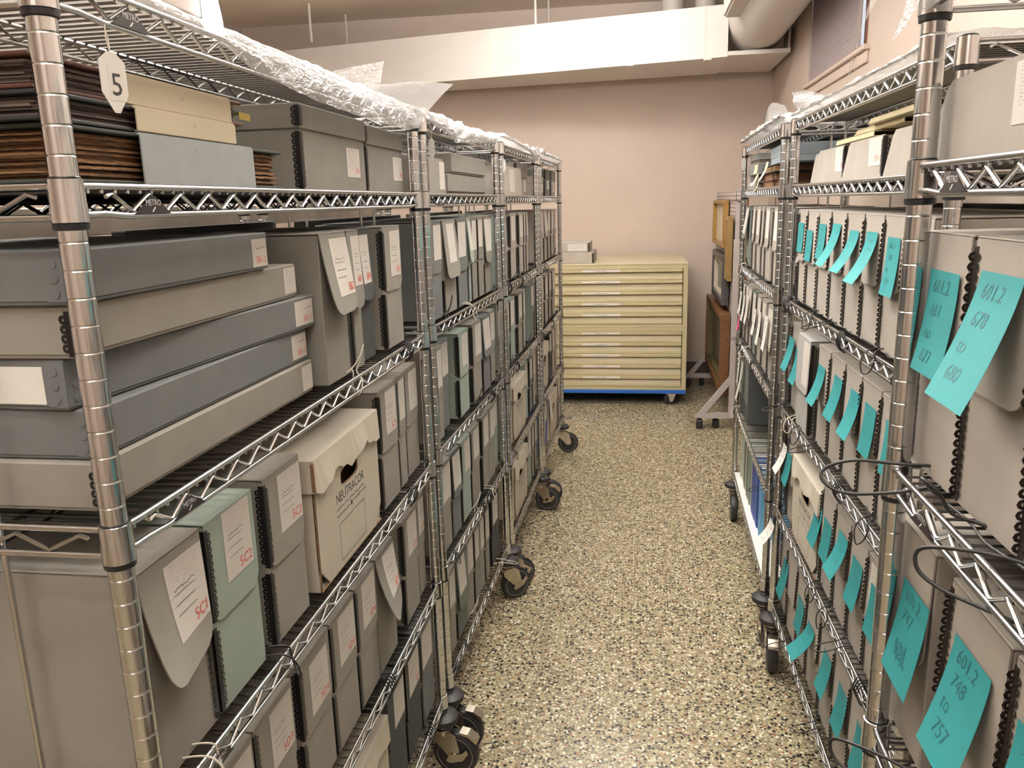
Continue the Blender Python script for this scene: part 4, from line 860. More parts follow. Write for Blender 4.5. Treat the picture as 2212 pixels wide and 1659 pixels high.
# R3 bottom shelf: standing books on a white liner
t = place('white_liner_sheet', 'R3', 5, 105, 43.5, -.1, 'white liner board lying under the books on the bottom right shelf', 'liner board')
ob('liner', M().box((0, 0, .0), (43.5, 16.4, .12)), [mat('white_liner', (.80, .80, .80), .6)], t)
bk = {'navy': (.02, .05, .26), 'blue': (.04, .17, .48), 'lblue': (.14, .38, .62), 'cream': (.50, .48, .36), 'pale': (.42, .46, .38), 'green': (.015, .05, .04), 'sage': (.20, .27, .22), 'teal': (.03, .07, .08)}
BKM = {k: mat('book_cloth_'+k, c, .5) for k, c in bk.items()}
seq = [('pale', 1.1), ('cream', 1.0), ('pale', 1.3), ('cream', 1.6), ('teal', .9), ('green', 1.4), ('cream', 1.0), ('pale', 1.5), ('green', 1.2), ('sage', 1.2), ('cream', .9), ('sage', 1.6), ('cream', 1.0), ('pale', 1.2), ('navy', 2.0), ('navy', 2.0), ('blue', 1.2), ('navy', 1.9), ('blue', 1.8), ('lblue', 1.3), ('lblue', 1.3)]
y = 146.8; cn = {}
for k, (c, th) in enumerate(seq):
    cn[c] = cn.get(c, 0)+1
    t = place('standing_book', 'R3', 5, y-th, th, .9+random.uniform(-.15, .15), f'{ORD[cn[c]-1]} {dict(navy="navy blue", blue="bright blue", lblue="light blue", cream="cream", pale="pale green grey", green="dark green", sage="sage green", teal="dark teal")[c]} book from the left on the bottom shelf, farthest right rack', 'book', 'books on the bottom right shelf', dz=.14, jit=.2)
    h = 10.0+random.uniform(-.3, .4)
    ob('cover', M().cbox((0, 0, 0), (.12, 7.5, h), .03).cbox((th-.13, 0, 0), (th-.02, 7.5, h), .03).cbox((0, -.05, 0), (th-.02, .12, h), .04), [BKM[c]], t)
    ob('pages', M().box((.12, .12, .12), (th-.14, 7.3, h-.12)), [PAPER], t)
    y -= th+.06

# ------------------------------------------------------------------ sticky notes
def tl(*L, z0=.95, dz=.75, s=.62, x0=.5):
    return [(x0+.12*(i % 2), t, z0+dz*i, s) for i, t in enumerate(L)]
S2, S3, S4, S5 = Zs[2]+10.2, Zs[3]+10.2, Zs[4]+10.2, Zs[5]+10.2
note('R1', 2, 35.75, S2-1.35, 3.1, 4.2, .6, .3, tl('601.2', '661', 'to', '677', z0=.9, dz=.95, s=.78), 1, ins=.72, label='teal note reading 601.2 661 to 677 beside the nearest right post')
note('R1', 2, 30.7, S2-1.0, 3.3, 4.5, 1.9, 1.0, tl('601.2', '678', 'to', '680', z0=.9, dz=.95, s=.78), 2, ins=.72, label='teal note reading 601.2 678 to 680, curling away from its box', sag=1.3)
note('R1', 3, 35.75, S3-2.2, 3.2, 4.1, .9, .6, tl('601.2', '747', z0=.8, dz=.85, s=.8)+[(.7, '~', 2.5, 1.3), (.75, '~', 2.75, 1.3), (.8, '~', 2.95, 1.4), (.9, '~', 3.2, 1.4)], 3, ins=.74, label='teal note reading 601.2 747 with a scribble below', sag=1.4)
note('R1', 3, 29.8, S3-1.6, 3.2, 4.1, 1.4, .9, tl('601.2', '748', 'to', '757', z0=.8, dz=.85, s=.8), 4, ins=.74, label='teal note reading 601.2 748 to 757, lowest large note', sag=1.4)
note('R1', 3, 24.6, S3-1.6, 3.2, 4.1, 1.4, .8, (), 5, ins=.74, label='teal note cut off by the lower right picture corner')
rows = [('second', 2, [(95.6, 1.25, 3.2, .12, 0, ()), (91.1, 1.9, 3.2, .25, .3, ()), (85.4, 1.1, 3.4, .4, .4, ()), (79.8, .9, 3.9, 1.7, 1.0, ()), (73.8, 1.3, 3.6, 1.7, .5, ()), (68.6, 1.2, 4.1, 1.9, .9, ()), (63.2, 1.4, 4.2, .5, .4, tl('601.2', '357', 'to', '359', z0=.8, dz=.85, s=.6))]),
        ('fourth', 3, [(97.6, 1.4, 3.9, 1.0, .3, ()), (93.4, 2.2, 3.8, .8, .1, ()), (89.6, 1.4, 3.6, .4, .2, ()), (82.3, 1.7, 3.8, 1.2, .5, ()), (75.9, 1.4, 3.9, 1.0, .4, ()), (70.2, 1.4, 3.9, 1.2, .6, ()), (65.8, 1.5, 4.0, .5, .3, ()), (60.4, 1.5, 4.0, .4, .2, ())]),
        ('fifth', 4, [(95.6, 1.9, 3.7, .7, .3, ()), (80.1, 2.4, 4.0, .8, .3, ()), (76.3, 2.5, 3.8, .5, .3, ()), (70.8, 1.5, 3.5, 1.5, .8, ()), (66.2, 1.8, 3.9, .7, .3, ()), (60.9, 1.7, 4.0, .5, .2, ()), (56.5, 1.7, 4.0, .4, .2, ())]),
        ('bottom', 5, [(94.1, 1.9, 4.4, .9, .3, ()), (85.3, 2.3, 3.7, .5, .2, ()), (80.2, 2.7, 3.2, 2.2, .4, ()), (73.3, 1.7, 3.8, .9, .4, ()), (67.7, 1.7, 4.0, .7, .3, ()), (61.8, 1.5, 4.0, .6, .3, ()), (57.4, 1.5, 3.9, .6, .3, ())])]
dn = {2: 'second highest', 3: 'third highest', 4: 'fourth highest', 5: 'lowest'}
for nm, lev, L in rows:
    for k, (far, dzt, hh, cu, sk, lines) in enumerate(L):
        note('R2', lev, far, Zs[lev]+10.2-dzt, 2.9, hh, cu, sk, lines, 100+lev*10+k, ins=.45, out=.25, label=f'{ORD[k]} teal note from the left in the {dn[lev]} row of the middle right rack' if not lines else 'teal note reading 601.2 357 to 359 on the middle right rack', group='teal notes on the middle right rack')
note('R2', 4, 97.8, S4-1.6, 2.4, 3.4, 1.3, .4, (), 201, PAPER, ins=.4, label='white note on the first box of the fifth shelf, middle right rack', group='white notes on the middle right rack')
note('R2', 5, 99.2, S5+1.0, 2.9, 3.0, 1.9, .6, (), 202, PAPER, ins=-.5, label='white note folded over the far rail end near the lowest teal notes', group='white notes on the middle right rack')
note('R3', 3, 149.8, -21.0, 2.4, 2.6, .3, .1, (), 203, PINKN, ins=.0, label='bright pink note at the far end of the farthest right rack', group='pink note')
for k, (far, dzt, hh) in enumerate(((147.9, 1.6, 4.6), (142.6, 1.7, 5.0), (137.4, 1.2, 5.2), (126.8, 1.9, 4.6), (120.9, 1.6, 5.4), (113.9, 1.2, 5.4))):
    note('R3', 3, far, S3-dzt, 2.6, hh-.6, .5, .2, (), 210+k, PAPER, ins=.05, label=f'{ORD[k]} long white slip from the left on the fourth shelf, farthest right rack', group='white slips on the farthest right rack')

# ------------------------------------------------------------------ cords looped on the rails
LC = {}
def cord(u, lev, Y, kind=0, seed=0, matl=None, r=.055, name='cord_loop'):
    rd = random.Random(seed*13+int(Y*10)+lev); s = 1 if side(u) < 0 else -1
    a = (-1 if side(u) > 0 else 1)*R90+yaw(u)
    t = thing(name, (lineX(u, Y, 0), Y, Zs[lev]+.12), a, '', 'cord', '')
    j = lambda v: v+(rd.random()-.5)*.5
    if kind == 0:    # loop round the rail with a drooping eye on the aisle side
        P = [(-1.6, 3.0, .0), (-.8, 1.4, .25), (-.2, .1, .3), (.1, -.7, .05), (.3, -1.1, -.7), (.6, -1.0, j(-1.5)), (1.0, -.6, -1.3), (1.1, -.35, -.5), (.9, -.25, .2), (.3, .8, .4), (-.6, 2.2, .1)]
    elif kind == 1:  # standing bight above the rail
        P = [(-1.4, 1.4, .1), (-.5, .4, .3), (.2, -.2, j(1.2)), (.7, -.4, j(2.0)), (1.0, -.3, 1.8), (.8, -.1, .9), (.4, .1, .2), (-.2, -.5, -.4), (-.6, -.5, -1.1), (-.4, -.1, -1.5), (0, .3, -1.0), (.4, .4, .2), (1.6, 1.6, .1)]
    elif kind == 2:  # long eye reaching into the aisle
        P = [(-2.4, 1.6, .1), (-1.2, .6, .3), (-.3, -.4, .15), (0, -1.6, 0), (.2, -2.4, -.2), (.7, -2.7, -.3), (1.1, -2.2, -.25), (1.0, -1.2, -.05), (.8, -.3, .2), (.9, .9, .2), (1.5, 2.0, .1)]
    elif kind == 3:  # wrapped turns
        P = []
        for q in range(17): th = q*PI/2; P.append((-.8+q*.1, -.25+.42*math.cos(th), -.65+.85*math.sin(th)))
    m = M(); m.tube(smoothpath([(x*(1 if s > 0 else 1), y, z) for x, y, z in P], 5), r, 6)
    ob('cord', m, [matl or CORD], t)
    LC.setdefault((u, lev, 'white string' if matl is STRING else 'black cord'), []).append((Y*s, t)); return t
cl = [('L1', 3, 38.4, 0), ('L1', 4, 36.6, 0), ('L1', 2, 67.2, 3), ('L1', 3, 66, 3), ('L1', 4, 56.5, 3), ('L1', 5, 68, 3), ('L2', 2, 84.2, 1), ('L2', 3, 97, 1), ('L2', 3, 104, 3), ('L2', 3, 110.5, 1), ('L2', 4, 80.5, 0), ('L2', 4, 100, 3), ('L2', 5, 79.6, 3), ('L2', 5, 83.6, 0), ('L2', 4, 96, 3), ('L2', 5, 97, 0),
      ('L3', 2, 119, 3), ('L3', 2, 127, 1), ('L3', 2, 130, 3), ('L3', 2, 135, 0), ('L3', 3, 120, 1), ('L3', 3, 124, 3), ('L3', 3, 138, 1), ('L3', 4, 118, 0), ('L3', 4, 147, 1), ('L3', 5, 147, 0), ('L4', 2, 158, 0), ('L4', 2, 176, 1), ('L4', 3, 154, 3), ('L4', 3, 178, 1), ('L4', 3, 170, 3), ('L4', 4, 184, 0), ('L4', 4, 155, 1), ('L4', 5, 186, 2),
      ('R2', 2, 94.5, 1), ('R2', 2, 97.3, 3), ('R2', 2, 85, 0), ('R2', 2, 78, 2), ('R2', 2, 72, 3), ('R2', 2, 63.5, 0), ('R2', 2, 57, 1), ('R2', 3, 97.5, 2), ('R2', 3, 88, 0), ('R2', 3, 81, 2), ('R2', 3, 70, 3), ('R2', 3, 62, 0), ('R2', 4, 66, 2), ('R2', 4, 60, 3), ('R2', 5, 88, 2), ('R2', 5, 81, 2), ('R2', 5, 73, 2), ('R2', 4, 77, 0), ('R2', 4, 72, 0), ('R2', 5, 66, 2),
      ('R3', 2, 140, 1), ('R3', 2, 131, 0), ('R3', 2, 120, 2), ('R3', 3, 147, 2), ('R3', 3, 141, 3), ('R3', 3, 125, 3), ('R3', 3, 114, 0), ('R3', 4, 105, 2), ('R3', 4, 143, 0)]
for k, (u, lev, Y, kd) in enumerate(cl): cord(u, lev, Y, kd, k)
for k, (u, lev, Y, kd) in enumerate([('L1', 2, 54.6, 1), ('L1', 3, 29.8, 0), ('L1', 5, 55, 3), ('L2', 2, 93, 0), ('L2', 4, 94, 1), ('L2', 4, 101, 0), ('L2', 5, 106, 2), ('L2', 5, 91, 1), ('R2', 3, 92, 0), ('R3', 2, 147.5, 0), ('R3', 3, 137, 0), ('R3', 4, 147.5, 0)]): cord(u, lev, Y, kd, 50+k, STRING, .05, 'string_loop')
def strand(u, lev, Ya, Yb, seed, label):
    r = random.Random(seed); s_ = side(u); t = thing('cord_strand', (lineX(u, Ya), Ya, Zs[lev]+.12), 0, label, 'cord', 'cord strands lying along the rails')
    P = []; n = max(5, int((Yb-Ya)/1.7))
    for k in range(n+1):
        Y = Ya+(Yb-Ya)*k/n; o = .15+.45*r.random(); P.append((lineX(u, Y)-lineX(u, Ya)+s_*o, Y-Ya, .12+.16*r.random()))
    m = M(); m.tube(smoothpath(P, 4), .06, 6); ob('cord', m, [CORD], t)
for k, (u, lev, Ya, Yb) in enumerate((('R2', 2, 54, 80), ('R2', 2, 82, 97), ('R2', 3, 56, 78), ('R2', 4, 55, 74), ('R3', 2, 112, 140), ('R3', 3, 108, 146), ('L2', 4, 95, 110), ('L3', 2, 118, 136), ('L3', 3, 119, 140), ('L4', 3, 156, 184), ('R1', 2, 10, 31), ('L1', 5, 50, 72))):
    strand(u, lev, Ya, Yb, k+1, f'black cord strand lying along the {LEV[lev]} rail of the {RACK[u]}' + (', nearer part' if (u, lev, Ya) == ('R2', 2, 54) else ', farther part' if (u, lev) == ('R2', 2) else ''))
# thick cords on the nearest right rack
for lev, Y, P, lb in ((2, 33.6, [(-.5, 4, .3), (-.9, 1.5, .5), (-1.2, -.4, .5), (-1.6, -2.2, .5), (-1.9, -3.3, 0), (-1.6, -3.4, -.5), (-1.0, -2.6, -.8), (-.4, -.8, -.5), (.6, 1.2, .2), (2.2, 3.2, .1)], 'thick black cord loop reaching into the aisle beside the nearest right post'),
                      (2, 30.5, [(-1.8, 1.4, .2), (-1.0, .0, .4), (-.2, -.8, 1.2), (.5, -1.1, 1.5), (.9, -.7, 1.2), (1.0, -.2, .4), (1.4, .6, .2), (3.0, 1.8, .2)], 'thick black cord eye standing above the rail of the nearest right rack'),
                      (2, 26.6, [(3.0, 2.5, .1), (.8, .4, .3), (-.2, -1.2, .2), (-.9, -1.9, -.2), (-.8, -1.9, -.9), (-.2, -1.3, -1.3), (.8, -.4, -1.4), (2.4, .8, -1.4)], 'thick black cord loop on the third rail near the right picture edge'),
                      (3, 33.6, [(3.0, 2.0, .1), (1.0, .2, .3), (-.4, -1.6, .3), (-1.2, -2.4, -.1), (-1.0, -2.3, -.9), (-.2, -1.5, -1.2), (1.0, -.2, -1.2), (2.6, 1.4, -1.2)], 'thick black cord loop low on the nearest right rack')):
    t = thing('cord_loop', (lineX('R1', Y), Y, Zs[lev]+.12), -R90+yaw('R1'), lb, 'cord', 'thick cord loops on the nearest right rack')
    m = M(); m.tube(smoothpath(P, 7), .075, 8); ob('cord', m, [CORD], t)
for (u, lev, c), L in LC.items():
    L.sort(key=lambda q: q[0])
    for i, (_, t) in enumerate(L): t['label'] = f"{c} loop, {ORD[i]} from the left, {LEV[lev]} rail, {RACK[u]}"; t['group'] = c+' loops on the rails of the '+RACK[u]

# ------------------------------------------------------------------ plastic sheets over the racks
def sheet(u, Ya, Yb, label, drop, lift=.45, amp=.25, mt=None, back=16.5, seed=1, n=90, ext=.55):
    sd = side(u); t = thing('plastic_sheet', (lineX(u, Ya), Ya, Zs[0]), 0, label, 'plastic sheet', 'plastic sheets covering the racks')
    def P(a, b):
        Y = Ya+(Yb-Ya)*a; dp = drop(a); N = noise.noise(Vector((Y*.35, b*7, seed))); N2 = noise.noise(Vector((Y*1.1, b*16, seed+9)))
        fr = .62
        if b < fr: q = b/fr; o = back-(back+ext)*q; z = lift+amp*(.9*N+.5*N2)+.25*math.sin(q*PI)
        else:
            q = (b-fr)/(1-fr); o = -ext-.25*math.sin(q*PI)-.25*N; z = lift-dp*q**.9-(0.0)+amp*(.4*N)*(1-q)
            o -= amp*.8*N2*q
        return (lineX(u, Y)-lineX(u, Ya)+sd*o, Y-Ya, max(z, .28) if b < fr else z)
    m = M(); m.grid(P, n, 34); ob('film', m, [mt or PLASTIC], t); return t
def lerp(pts):
    def f(a):
        for (x0, y0), (x1, y1) in zip(pts, pts[1:]):
            if a <= x1: return y0+(y1-y0)*(a-x0)/(x1-x0)
        return pts[-1][1]
    return f
t1 = sheet('L1', 24, 75.5, 'crinkled shiny clear plastic sheet draped over the top of the nearest left rack', lerp([(0, .35), (.15, .45), (.25, .8), (.36, 1.7), (.5, 2.1), (.7, 2.3), (.9, 2.2), (1, 1.4)]), seed=1, n=150, amp=.13)
# its end flares up past the far posts
m = M()
def fl(a, b):
    Y = 60+15.5*a+1.0*b*a; x = -20.9+b*(.4+3.4*a**1.5)+.18*math.sin(9*a+4*b)*b
    z = 8.5-1.9*(1-b)*(a**1.2)*.9+b*(.5+1.9*a)-.15*math.sin(7*a)*b
    return (x+20.05, Y-24, z-Zs[0])
m.grid(fl, 30, 10); ob('flared_end', m, [PLASTIC], t1)
m = M(); m.grid(lambda a, b: (-8.6+6.2*a+.6*b-.1*math.sin(6*a), 40+6*a+b, .5+b*(1.2+2.9*a-.6*a*a)+.1*math.sin(8*b)), 14, 10); ob('raised_corner', m, [FILM], t1)
sheet('L2', 77, 113, 'white cloudy plastic sheet with pointed hem over the second left rack', lerp([(0, .3), (.08, 1.1), (.2, 1.4), (.33, 2.3), (.6, 1.7), (.9, 1.0), (1, .6)]), seed=3, mt=PLASTIC2, lift=.7, amp=.5)
sheet('L3', 113.5, 150.5, 'rumpled plastic sheet on top of the third left rack', lerp([(0, .3), (.1, .2), (.3, .3), (.7, .8), (.85, 2.2), (1, 1.8)]), seed=4, mt=PLASTIC2, lift=1.1, amp=1.0, ext=.6)
sheet('L4', 151, 190, 'rumpled plastic sheet on top of the farthest left rack', lerp([(0, 1.2), (.1, .5), (.6, .4), (1, .6)]), seed=5, mt=PLASTIC2, lift=1.2, amp=1.0, ext=.5)
tr2 = sheet('R2', 53, 100, 'long clear plastic sheet over the top of the middle right rack', lerp([(0, .2), (1, .25)]), seed=6, mt=PLASTIC2, lift=.9, amp=.5, ext=.2)
m = M(); m.grid(lambda a, b: (.3-.8*b*a+.15*math.sin(9*b)+2*(1-a), 36+12*a+2.5*b*a+.5*math.sin(5*b), .7+b*(.8+2.2*a)+.2*math.sin(7*a+3*b)), 18, 12); ob('raised_corner', m, [PLASTIC], tr2)
tr3 = sheet('R3', 104.2, 151.5, 'clear plastic sheet bunched up over the farthest right rack', lerp([(0, .2), (1, .35)]), seed=8, mt=PLASTIC2, lift=1.3, amp=1.5, ext=.5)
m = M(); m.grid(lambda a, b: (.2-.6*b+.3*math.sin(6*a+2), 1+19*a, .7+b*(2.0+.9*math.sin(a*5)+.4*a)*(1-.5*a)+.3*math.sin(9*a+4*b)), 18, 10); ob('raised_fold', m, [PLASTIC], tr3)
tr1 = sheet('R1', 2, 36, 'clear plastic sheet hanging off the top of the nearest right rack', lerp([(0, .4), (.5, .5), (1, .6)]), seed=11, lift=.6, amp=.4)
m = M(); m.grid(lambda a, b: (-.55-.35*b-.15*math.sin(5*a), 27+8.8*a+1.4*b*a, .5-b*(1.0+1.3*a*a)+.1*math.sin(14*a+6*b)), 22, 12); ob('hanging_corner', m, [PLASTIC], tr1)
m = M(); m.grid(lambda a, b: (-1.6-.4*b, 31+5.5*a+1.2*b, 1.2-b*(2.2*a+.4)+.1*math.sin(9*a)), 14, 8); ob('hanging_fold', m, [FILM], tr1)

# ------------------------------------------------------------------ hanging tags
def tag_card(u, lev, Y, label, big, txt=None, drop=1.4, tw=0):
    a = (-1 if side(u) > 0 else 1)*R90+yaw(u)+tw
    t = thing('hanging_tag', (lineX(u, Y, -.35), Y, Zs[lev]-1.15), a, label, 'tag', 'white tags on the racks')
    w_, h = (1.2, 2.2) if big else (1.0, 2.1)
    P = [(-w_*.5, -drop-.35), (-w_*.14, -drop), (w_*.14, -drop), (w_*.5, -drop-.35), (w_*.5, -drop-h*.68), (w_*.1, -drop-h), (-w_*.1, -drop-h), (-w_*.5, -drop-h*.68)]
    m = M(); m.prism(P, -.05, -.02, 'xz'); 
    if txt:
        m.box((-.24, -.06, -drop-1.75), (.5, -.052, -drop-.5), 2); add_text(m, txt, 1.15, lambda p, q: (p+.1, -.068, q-drop-1.55), 1, align='CENTER')
    ob('card', m, [PAPER, BLKINK, WHITEP], t)
    m = M(); m.tube([(0, -.035, -drop-.1), (-.12, -.03, -drop*.5), (0, .05, .1), (.08, .25, .12), (.1, .1, -drop*.5), (0, -.02, -drop-.1)], .025, 5); ob('string', m, [STRING], t)
tag_card('L1', 0, 29.5, 'white paper tag reading 5 hanging from the top of the nearest left rack', True, '5', 1.0, -.25)
tag_card('L2', 0, 79.6, 'white tag hanging at the near top end of the second left rack', False, None, .6, .9)
tag_card('L3', 0, 116, 'white tag hanging at the near top end of the third left rack', False, None, .8, 1.2)
tag_card('L4', 0, 153.6, 'white tag hanging at the near top end of the farthest left rack', False, None, .7, .9)
tag_card('R3', 0, 148.6, 'white tag hanging at the far top end of the farthest right rack', False, None, .5, -.9)

# ------------------------------------------------------------------ flat file cabinet on a blue dolly
KH = mat('khaki_enamel', (.50, .44, .275), .38, 0, 6, .02); KH2 = mat('khaki_enamel_top', (.56, .50, .34), .42)
CY = 235.5; CX0, CX1 = -40.4, 14.0
def flat_file(zb, h, label):
    t = thing('flat_file_cabinet', (CX0, CY, zb), 0, label, 'flat file', 'stacked flat file units'); W = CX1-CX0; d = 42.0
    m = M(); m.box((0, .9, 0), (1.3, d, h)); m.box((W-1.3, .9, 0), (W, d, h)); m.box((1.3, d-.5, 0), (W-1.3, d, h)); m.box((1.3, 1, 0), (W-1.3, d, .4)); m.box((1.3, 1, h-.5), (W-1.3, d, h))
    m.box((0, 0, 0), (1.3, .9, h)); m.box((W-1.3, 0, 0), (W, .9, h)); m.box((1.3, 0, h-1.25), (W-1.3, .9, h)); m.box((1.3, 0, 0), (W-1.3, .9, .75)); ob('cabinet_body', m, [KH], t)
    n = 5; ph = (h-2.1)/n
    for k in range(n):
        z0 = .85+k*ph
        def dm():
            m = M(); q = [(.45, .05), (.5, ph*.22), (.85, ph*.50), (1.1, ph*.68), (.15, ph*.70), (-.05, ph*.74), (-.05, ph*.96), (.2, ph*.985), (1.6, ph*.985), (1.6, .05)]
            vs = [(1.5, a, b) for a, b in q]+[(W-1.5, a, b) for a, b in q]; n_ = len(q)
            m.add(vs, [tuple(range(n_))[::-1], tuple(range(n_, 2*n_))]+[(i, (i+1) % n_, n_+(i+1) % n_, n_+i) for i in range(n_)]); m.box((1.6, 1.6, .1), (W-1.6, d-2, .2)); return m
        dr = ob('drawer', dm, [KH], t, (0, 0, z0), key=('drawer', round(ph, 3)))
        def lm():
            m = M(); m.box((24.0, -.09, ph*.75), (35.2, -.055, ph*.95)); scribble(m, lambda a, b: (a, -.095, b), 27.8, 31.2, ph*.84, .1, 1, .07, 30, 5); return m
        ob('label_strip', lm, [WHITEP, INK], dr, key=('dlab', round(ph, 3)))
    return t
flat_file(-55.3, 18.7, 'lower beige five drawer flat file cabinet standing on the blue dolly')
t = flat_file(-36.55, 18.2, 'upper beige five drawer flat file cabinet stacked on the lower one')
ob('top_panel', M().cbox((-.1, -.1, 0), (CX1-CX0+.1, 42, .25), .06), [KH2], t, (0, 0, 18.2))
t = thing('dolly', (CX0, CY, -60), 0, 'blue dolly with black casters carrying the beige flat files', 'dolly')
ob('platform', M().cbox((0, -.2, 3.5), (CX1-CX0, 42, 4.65), .1), [mat('blue_dolly', (.015, .11, .42), .4)], t)
for x, y in ((50.3, 1.8), (4, 1.8), (50.3, 38), (4, 38)):
    c = ob('caster', M().box((-1.4, -1.4, 3.2), (1.4, 1.4, 3.5)).prism([(-.9, 3.2), (1.3, 3.2), (.5, 1.0), (-.3, .8)], -1.0, -.88, 'xz').prism([(-.9, 3.2), (1.3, 3.2), (.5, 1.0), (-.3, .8)], .88, 1.0, 'xz'), [ZINC], t, (x, y, 0))
    ob('wheel', M().lathe([(1.0, -.7), (1.55, -.6), (1.62, 0), (1.55, .6), (1.0, .7)], 24, axis='y'), [RUBBER], c, (-.6, 0, 1.62))
for k, (z, L, d, h, x, lb) in enumerate(((0, 22.0, 17, 3.3, -35.0, 'lower large flat grey box on top of the beige cabinet'), (3.32, 19.0, 14, 2.9, -33.2, 'upper flat grey box with white label on top of the beige cabinet'))):
    t = thing('flat_archive_box', (x, CY+2.2, -18.08+z), 0, lb, 'flat box', 'flat boxes on the beige cabinet')
    ob('tray', M().cbox((.08, .08, 0), (L-.08, d-.08, h*.8), .05), [BOARD['pink']], t); ob('lid', M().cbox((0, 0, .3), (L, d, h), .08), [BOARD['pink']], t)
    e = ob('metal_edge', M().box((-.04, -.04, .3), (.0, .5, h-.2)).box((-.5, -.04, .3), (0, 0, h-.2)), [EDGE], t, (L+.02, 0, 0))
    if k: ob('label', M().box((L-6.4, -.03, .4), (L-.9, -.005, 2.5)), [LABEL], t)

# ------------------------------------------------------------------ mobile screen rack with framed pictures
RG = mat('grey_enamel', (.42, .385, .385), .45); PF = None
def perf():
    m, nt, b = newmat('ribbed_screen_panel'); b.inputs['Roughness'].default_value = .5
    tc = nd(nt, 'ShaderNodeTexCoord'); s = nd(nt, 'ShaderNodeSeparateXYZ'); k = nd(nt, 'ShaderNodeMath', operation='MULTIPLY'); k.inputs[1].default_value = 39.4
    f = nd(nt, 'ShaderNodeMath', operation='FRACT'); l = nd(nt, 'ShaderNodeMath', operation='LESS_THAN'); l.inputs[1].default_value = .45; mx = nd(nt, 'ShaderNodeMixRGB')
    mx.inputs[1].default_value = (.55, .48, .46, 1); mx.inputs[2].default_value = (.26, .22, .21, 1)
    nt.links.new(tc.outputs['Object'], s.inputs[0]); nt.links.new(s.outputs['Z'], k.inputs[0]); nt.links.new(k.outputs[0], f.inputs[0]); nt.links.new(f.outputs[0], l.inputs[0]); nt.links.new(l.outputs[0], mx.inputs[0]); nt.links.new(mx.outputs[0], b.inputs['Base Color']); return m
SX = 24.4
t = thing('mobile_screen_rack', (SX, 211, -60), 0, 'grey mobile screen rack on triangular feet behind the farthest right rack', 'screen rack')
for y in (0, 50): 
    ob('upright', M().cbox((-.75, -.6, 2.9), (.75, .6, 49.5), .12).box((-.5, -.5, 49), (.5, .5, 61.8)), [RG], t, (0, y, 0))
    f = ob('triangular_foot', M().prism([(-9.4, 2.9), (10, 2.9), (10, 4.3), (-7.4, 4.3), (-9.4, 3.2)], -.5, .5, 'xz').prism([(-9.4, 2.9), (-7.6, 2.9), (-.4, 12.2), (-.4, 14.6)], -.45, .45, 'xz').prism([(10, 2.9), (8.2, 2.9), (.4, 12.2), (.4, 14.6)], -.45, .45, 'xz').box((-9, .2, 2.9), (-.4, 3.0, 3.1)), [RG], t, (0, y, 0))
    for x in (-8.1, 8.6, -3.8): ob('foot_caster', M().cbox((-.85, -.9, .0), (.85, .9, 2.4), .3).box((-.5, -.5, 2.3), (.5, .5, 2.95)), [BLACKP], f, (x, 1.2 if x == -3.8 else 0, 0))
ob('screen_panel', M().box((-.3, .6, 16), (.3, 49.4, 61.0)).box((-.5, -1.5, 59.0), (.5, 51.5, 61.2)), [perf()], t)
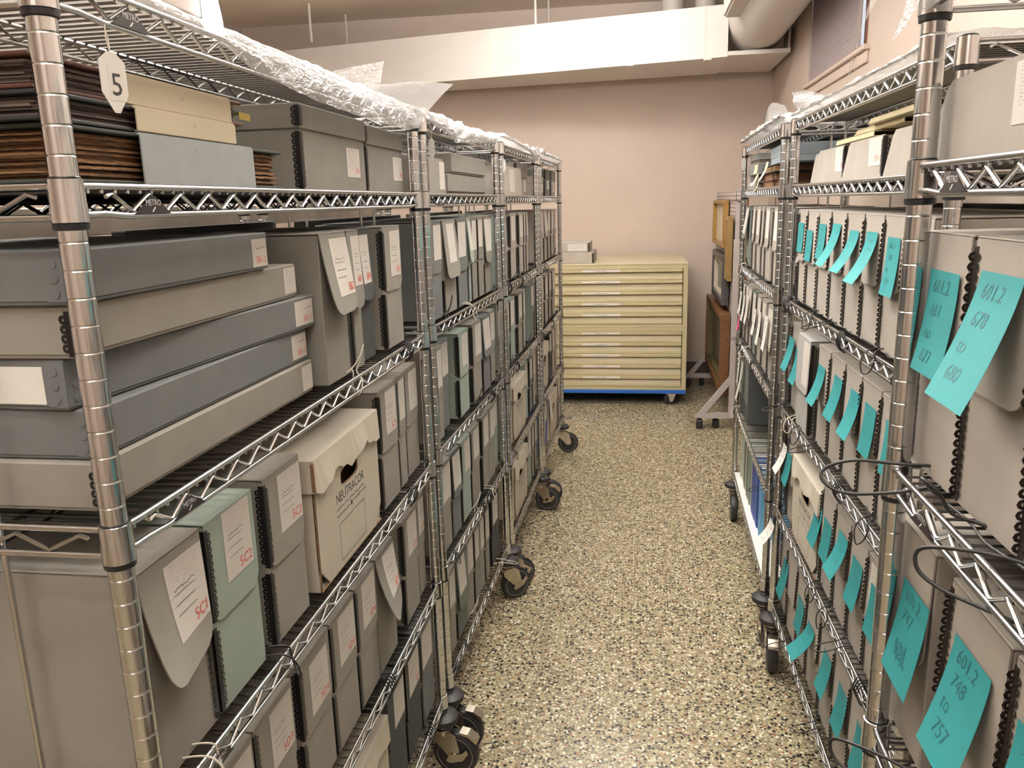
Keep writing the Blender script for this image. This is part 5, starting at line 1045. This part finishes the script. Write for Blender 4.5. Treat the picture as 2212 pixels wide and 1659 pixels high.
def picture(x, y0, y1, z0, z1, fw, ft, fcol, art, label, inner=None, face=-1, tilt=0.0):
    t = thing('framed_picture', (x, y0, z0), 0, label, 'framed picture', 'framed pictures on the screen rack'); t.rotation_euler = (0, tilt, 0)
    L, H = y1-y0, z1-z0; s = face
    m = M()
    for a, b in (((0, 0), (L, fw)), ((0, H-fw), (L, H)), ((0, fw), (fw, H-fw)), ((L-fw, fw), (L, H-fw))): m.cbox((min(0, s*ft), a[0], a[1]), (max(0, s*ft), b[0], b[1]), .12)
    ob('frame', m, [fcol], t)
    if inner: 
        q = fw+.9
        m = M()
        for a, b in (((fw, fw), (L-fw, q)), ((fw, H-q), (L-fw, H-fw)), ((fw, q), (q, H-q)), ((L-q, q), (L-fw, H-q))): m.box((min(0, s*ft*.75), a[0], a[1]), (max(0, s*ft*.75), b[0], b[1]))
        ob('inner_frame', m, [inner], t)
    ob('picture_sheet', M().box((min(0, s*.35), fw, fw), (max(0, s*.35), L-fw, H-fw)), [art], t); return t
GOLD = mat('gilt_wood', (.30, .17, .05), .4, .3); GOLD2 = mat('pale_gilt', (.33, .22, .09), .35, .4); OAK = stripes('brown_oak', (.16, .07, .022), (.10, .042, .015), 20, 'Z', .5, 4, .2); SLATE = mat('dark_slate_frame', (.06, .055, .06), .4)
ART1 = mat('pale_faded_print', (.58, .50, .38), .6, 0, 4, .1); ART2 = mat('muted_grey_print', (.32, .31, .25), .4, 0, 6, .25); ART3 = mat('dim_glazed_print', (.16, .15, .10), .2, 0, 5, .4)
picture(SX-.6, 226, 257, -13.5, -.9, 1.0, 1.5, GOLD, ART1, 'pale print in a thin gilt frame, upper left on the screen rack')
picture(SX-.85, 212.2, 219.3, -21.2, -4.9, 1.2, 1.2, GOLD2, ART1, 'narrow gold framed picture beside the near upright of the screen rack', GOLD)
picture(SX-.6, 219.5, 250, -28.4, -15.2, 1.6, 1.9, SLATE, ART2, 'picture in a dark slate frame in the middle of the screen rack', mat('pale_mat_board', (.5, .44, .36), .7))
picture(SX-.7, 213.0, 260, -51.2, -29.8, 1.8, 2.4, OAK, ART3, 'large brown wood framed picture low on the screen rack', mat('dark_olive_liner', (.09, .075, .03), .4))
picture(SX+.85, 213, 250, -38, -.3, 1.6, 2.0, OAK, ART2, 'tall wood framed picture on the back side of the screen rack', None, 1)
# stainless counter seen through the racks
STEEL = mat('stained_stainless', (.50, .44, .38), .28, .9, 5, .25)
t = thing('stainless_table', (-74, 30, -60), 0, 'stained stainless steel table standing behind the left racks', 'table')
ob('table_top', M().cbox((0, 0, 58.2), (28, 110, 60.6), .1), [STEEL], t)
for x in (1, 27):
    for y in (2, 108): ob('leg', M().tube([(x, y, 0), (x, y, 58.3)], .8, 10), [STEEL], t)
auto_labels()
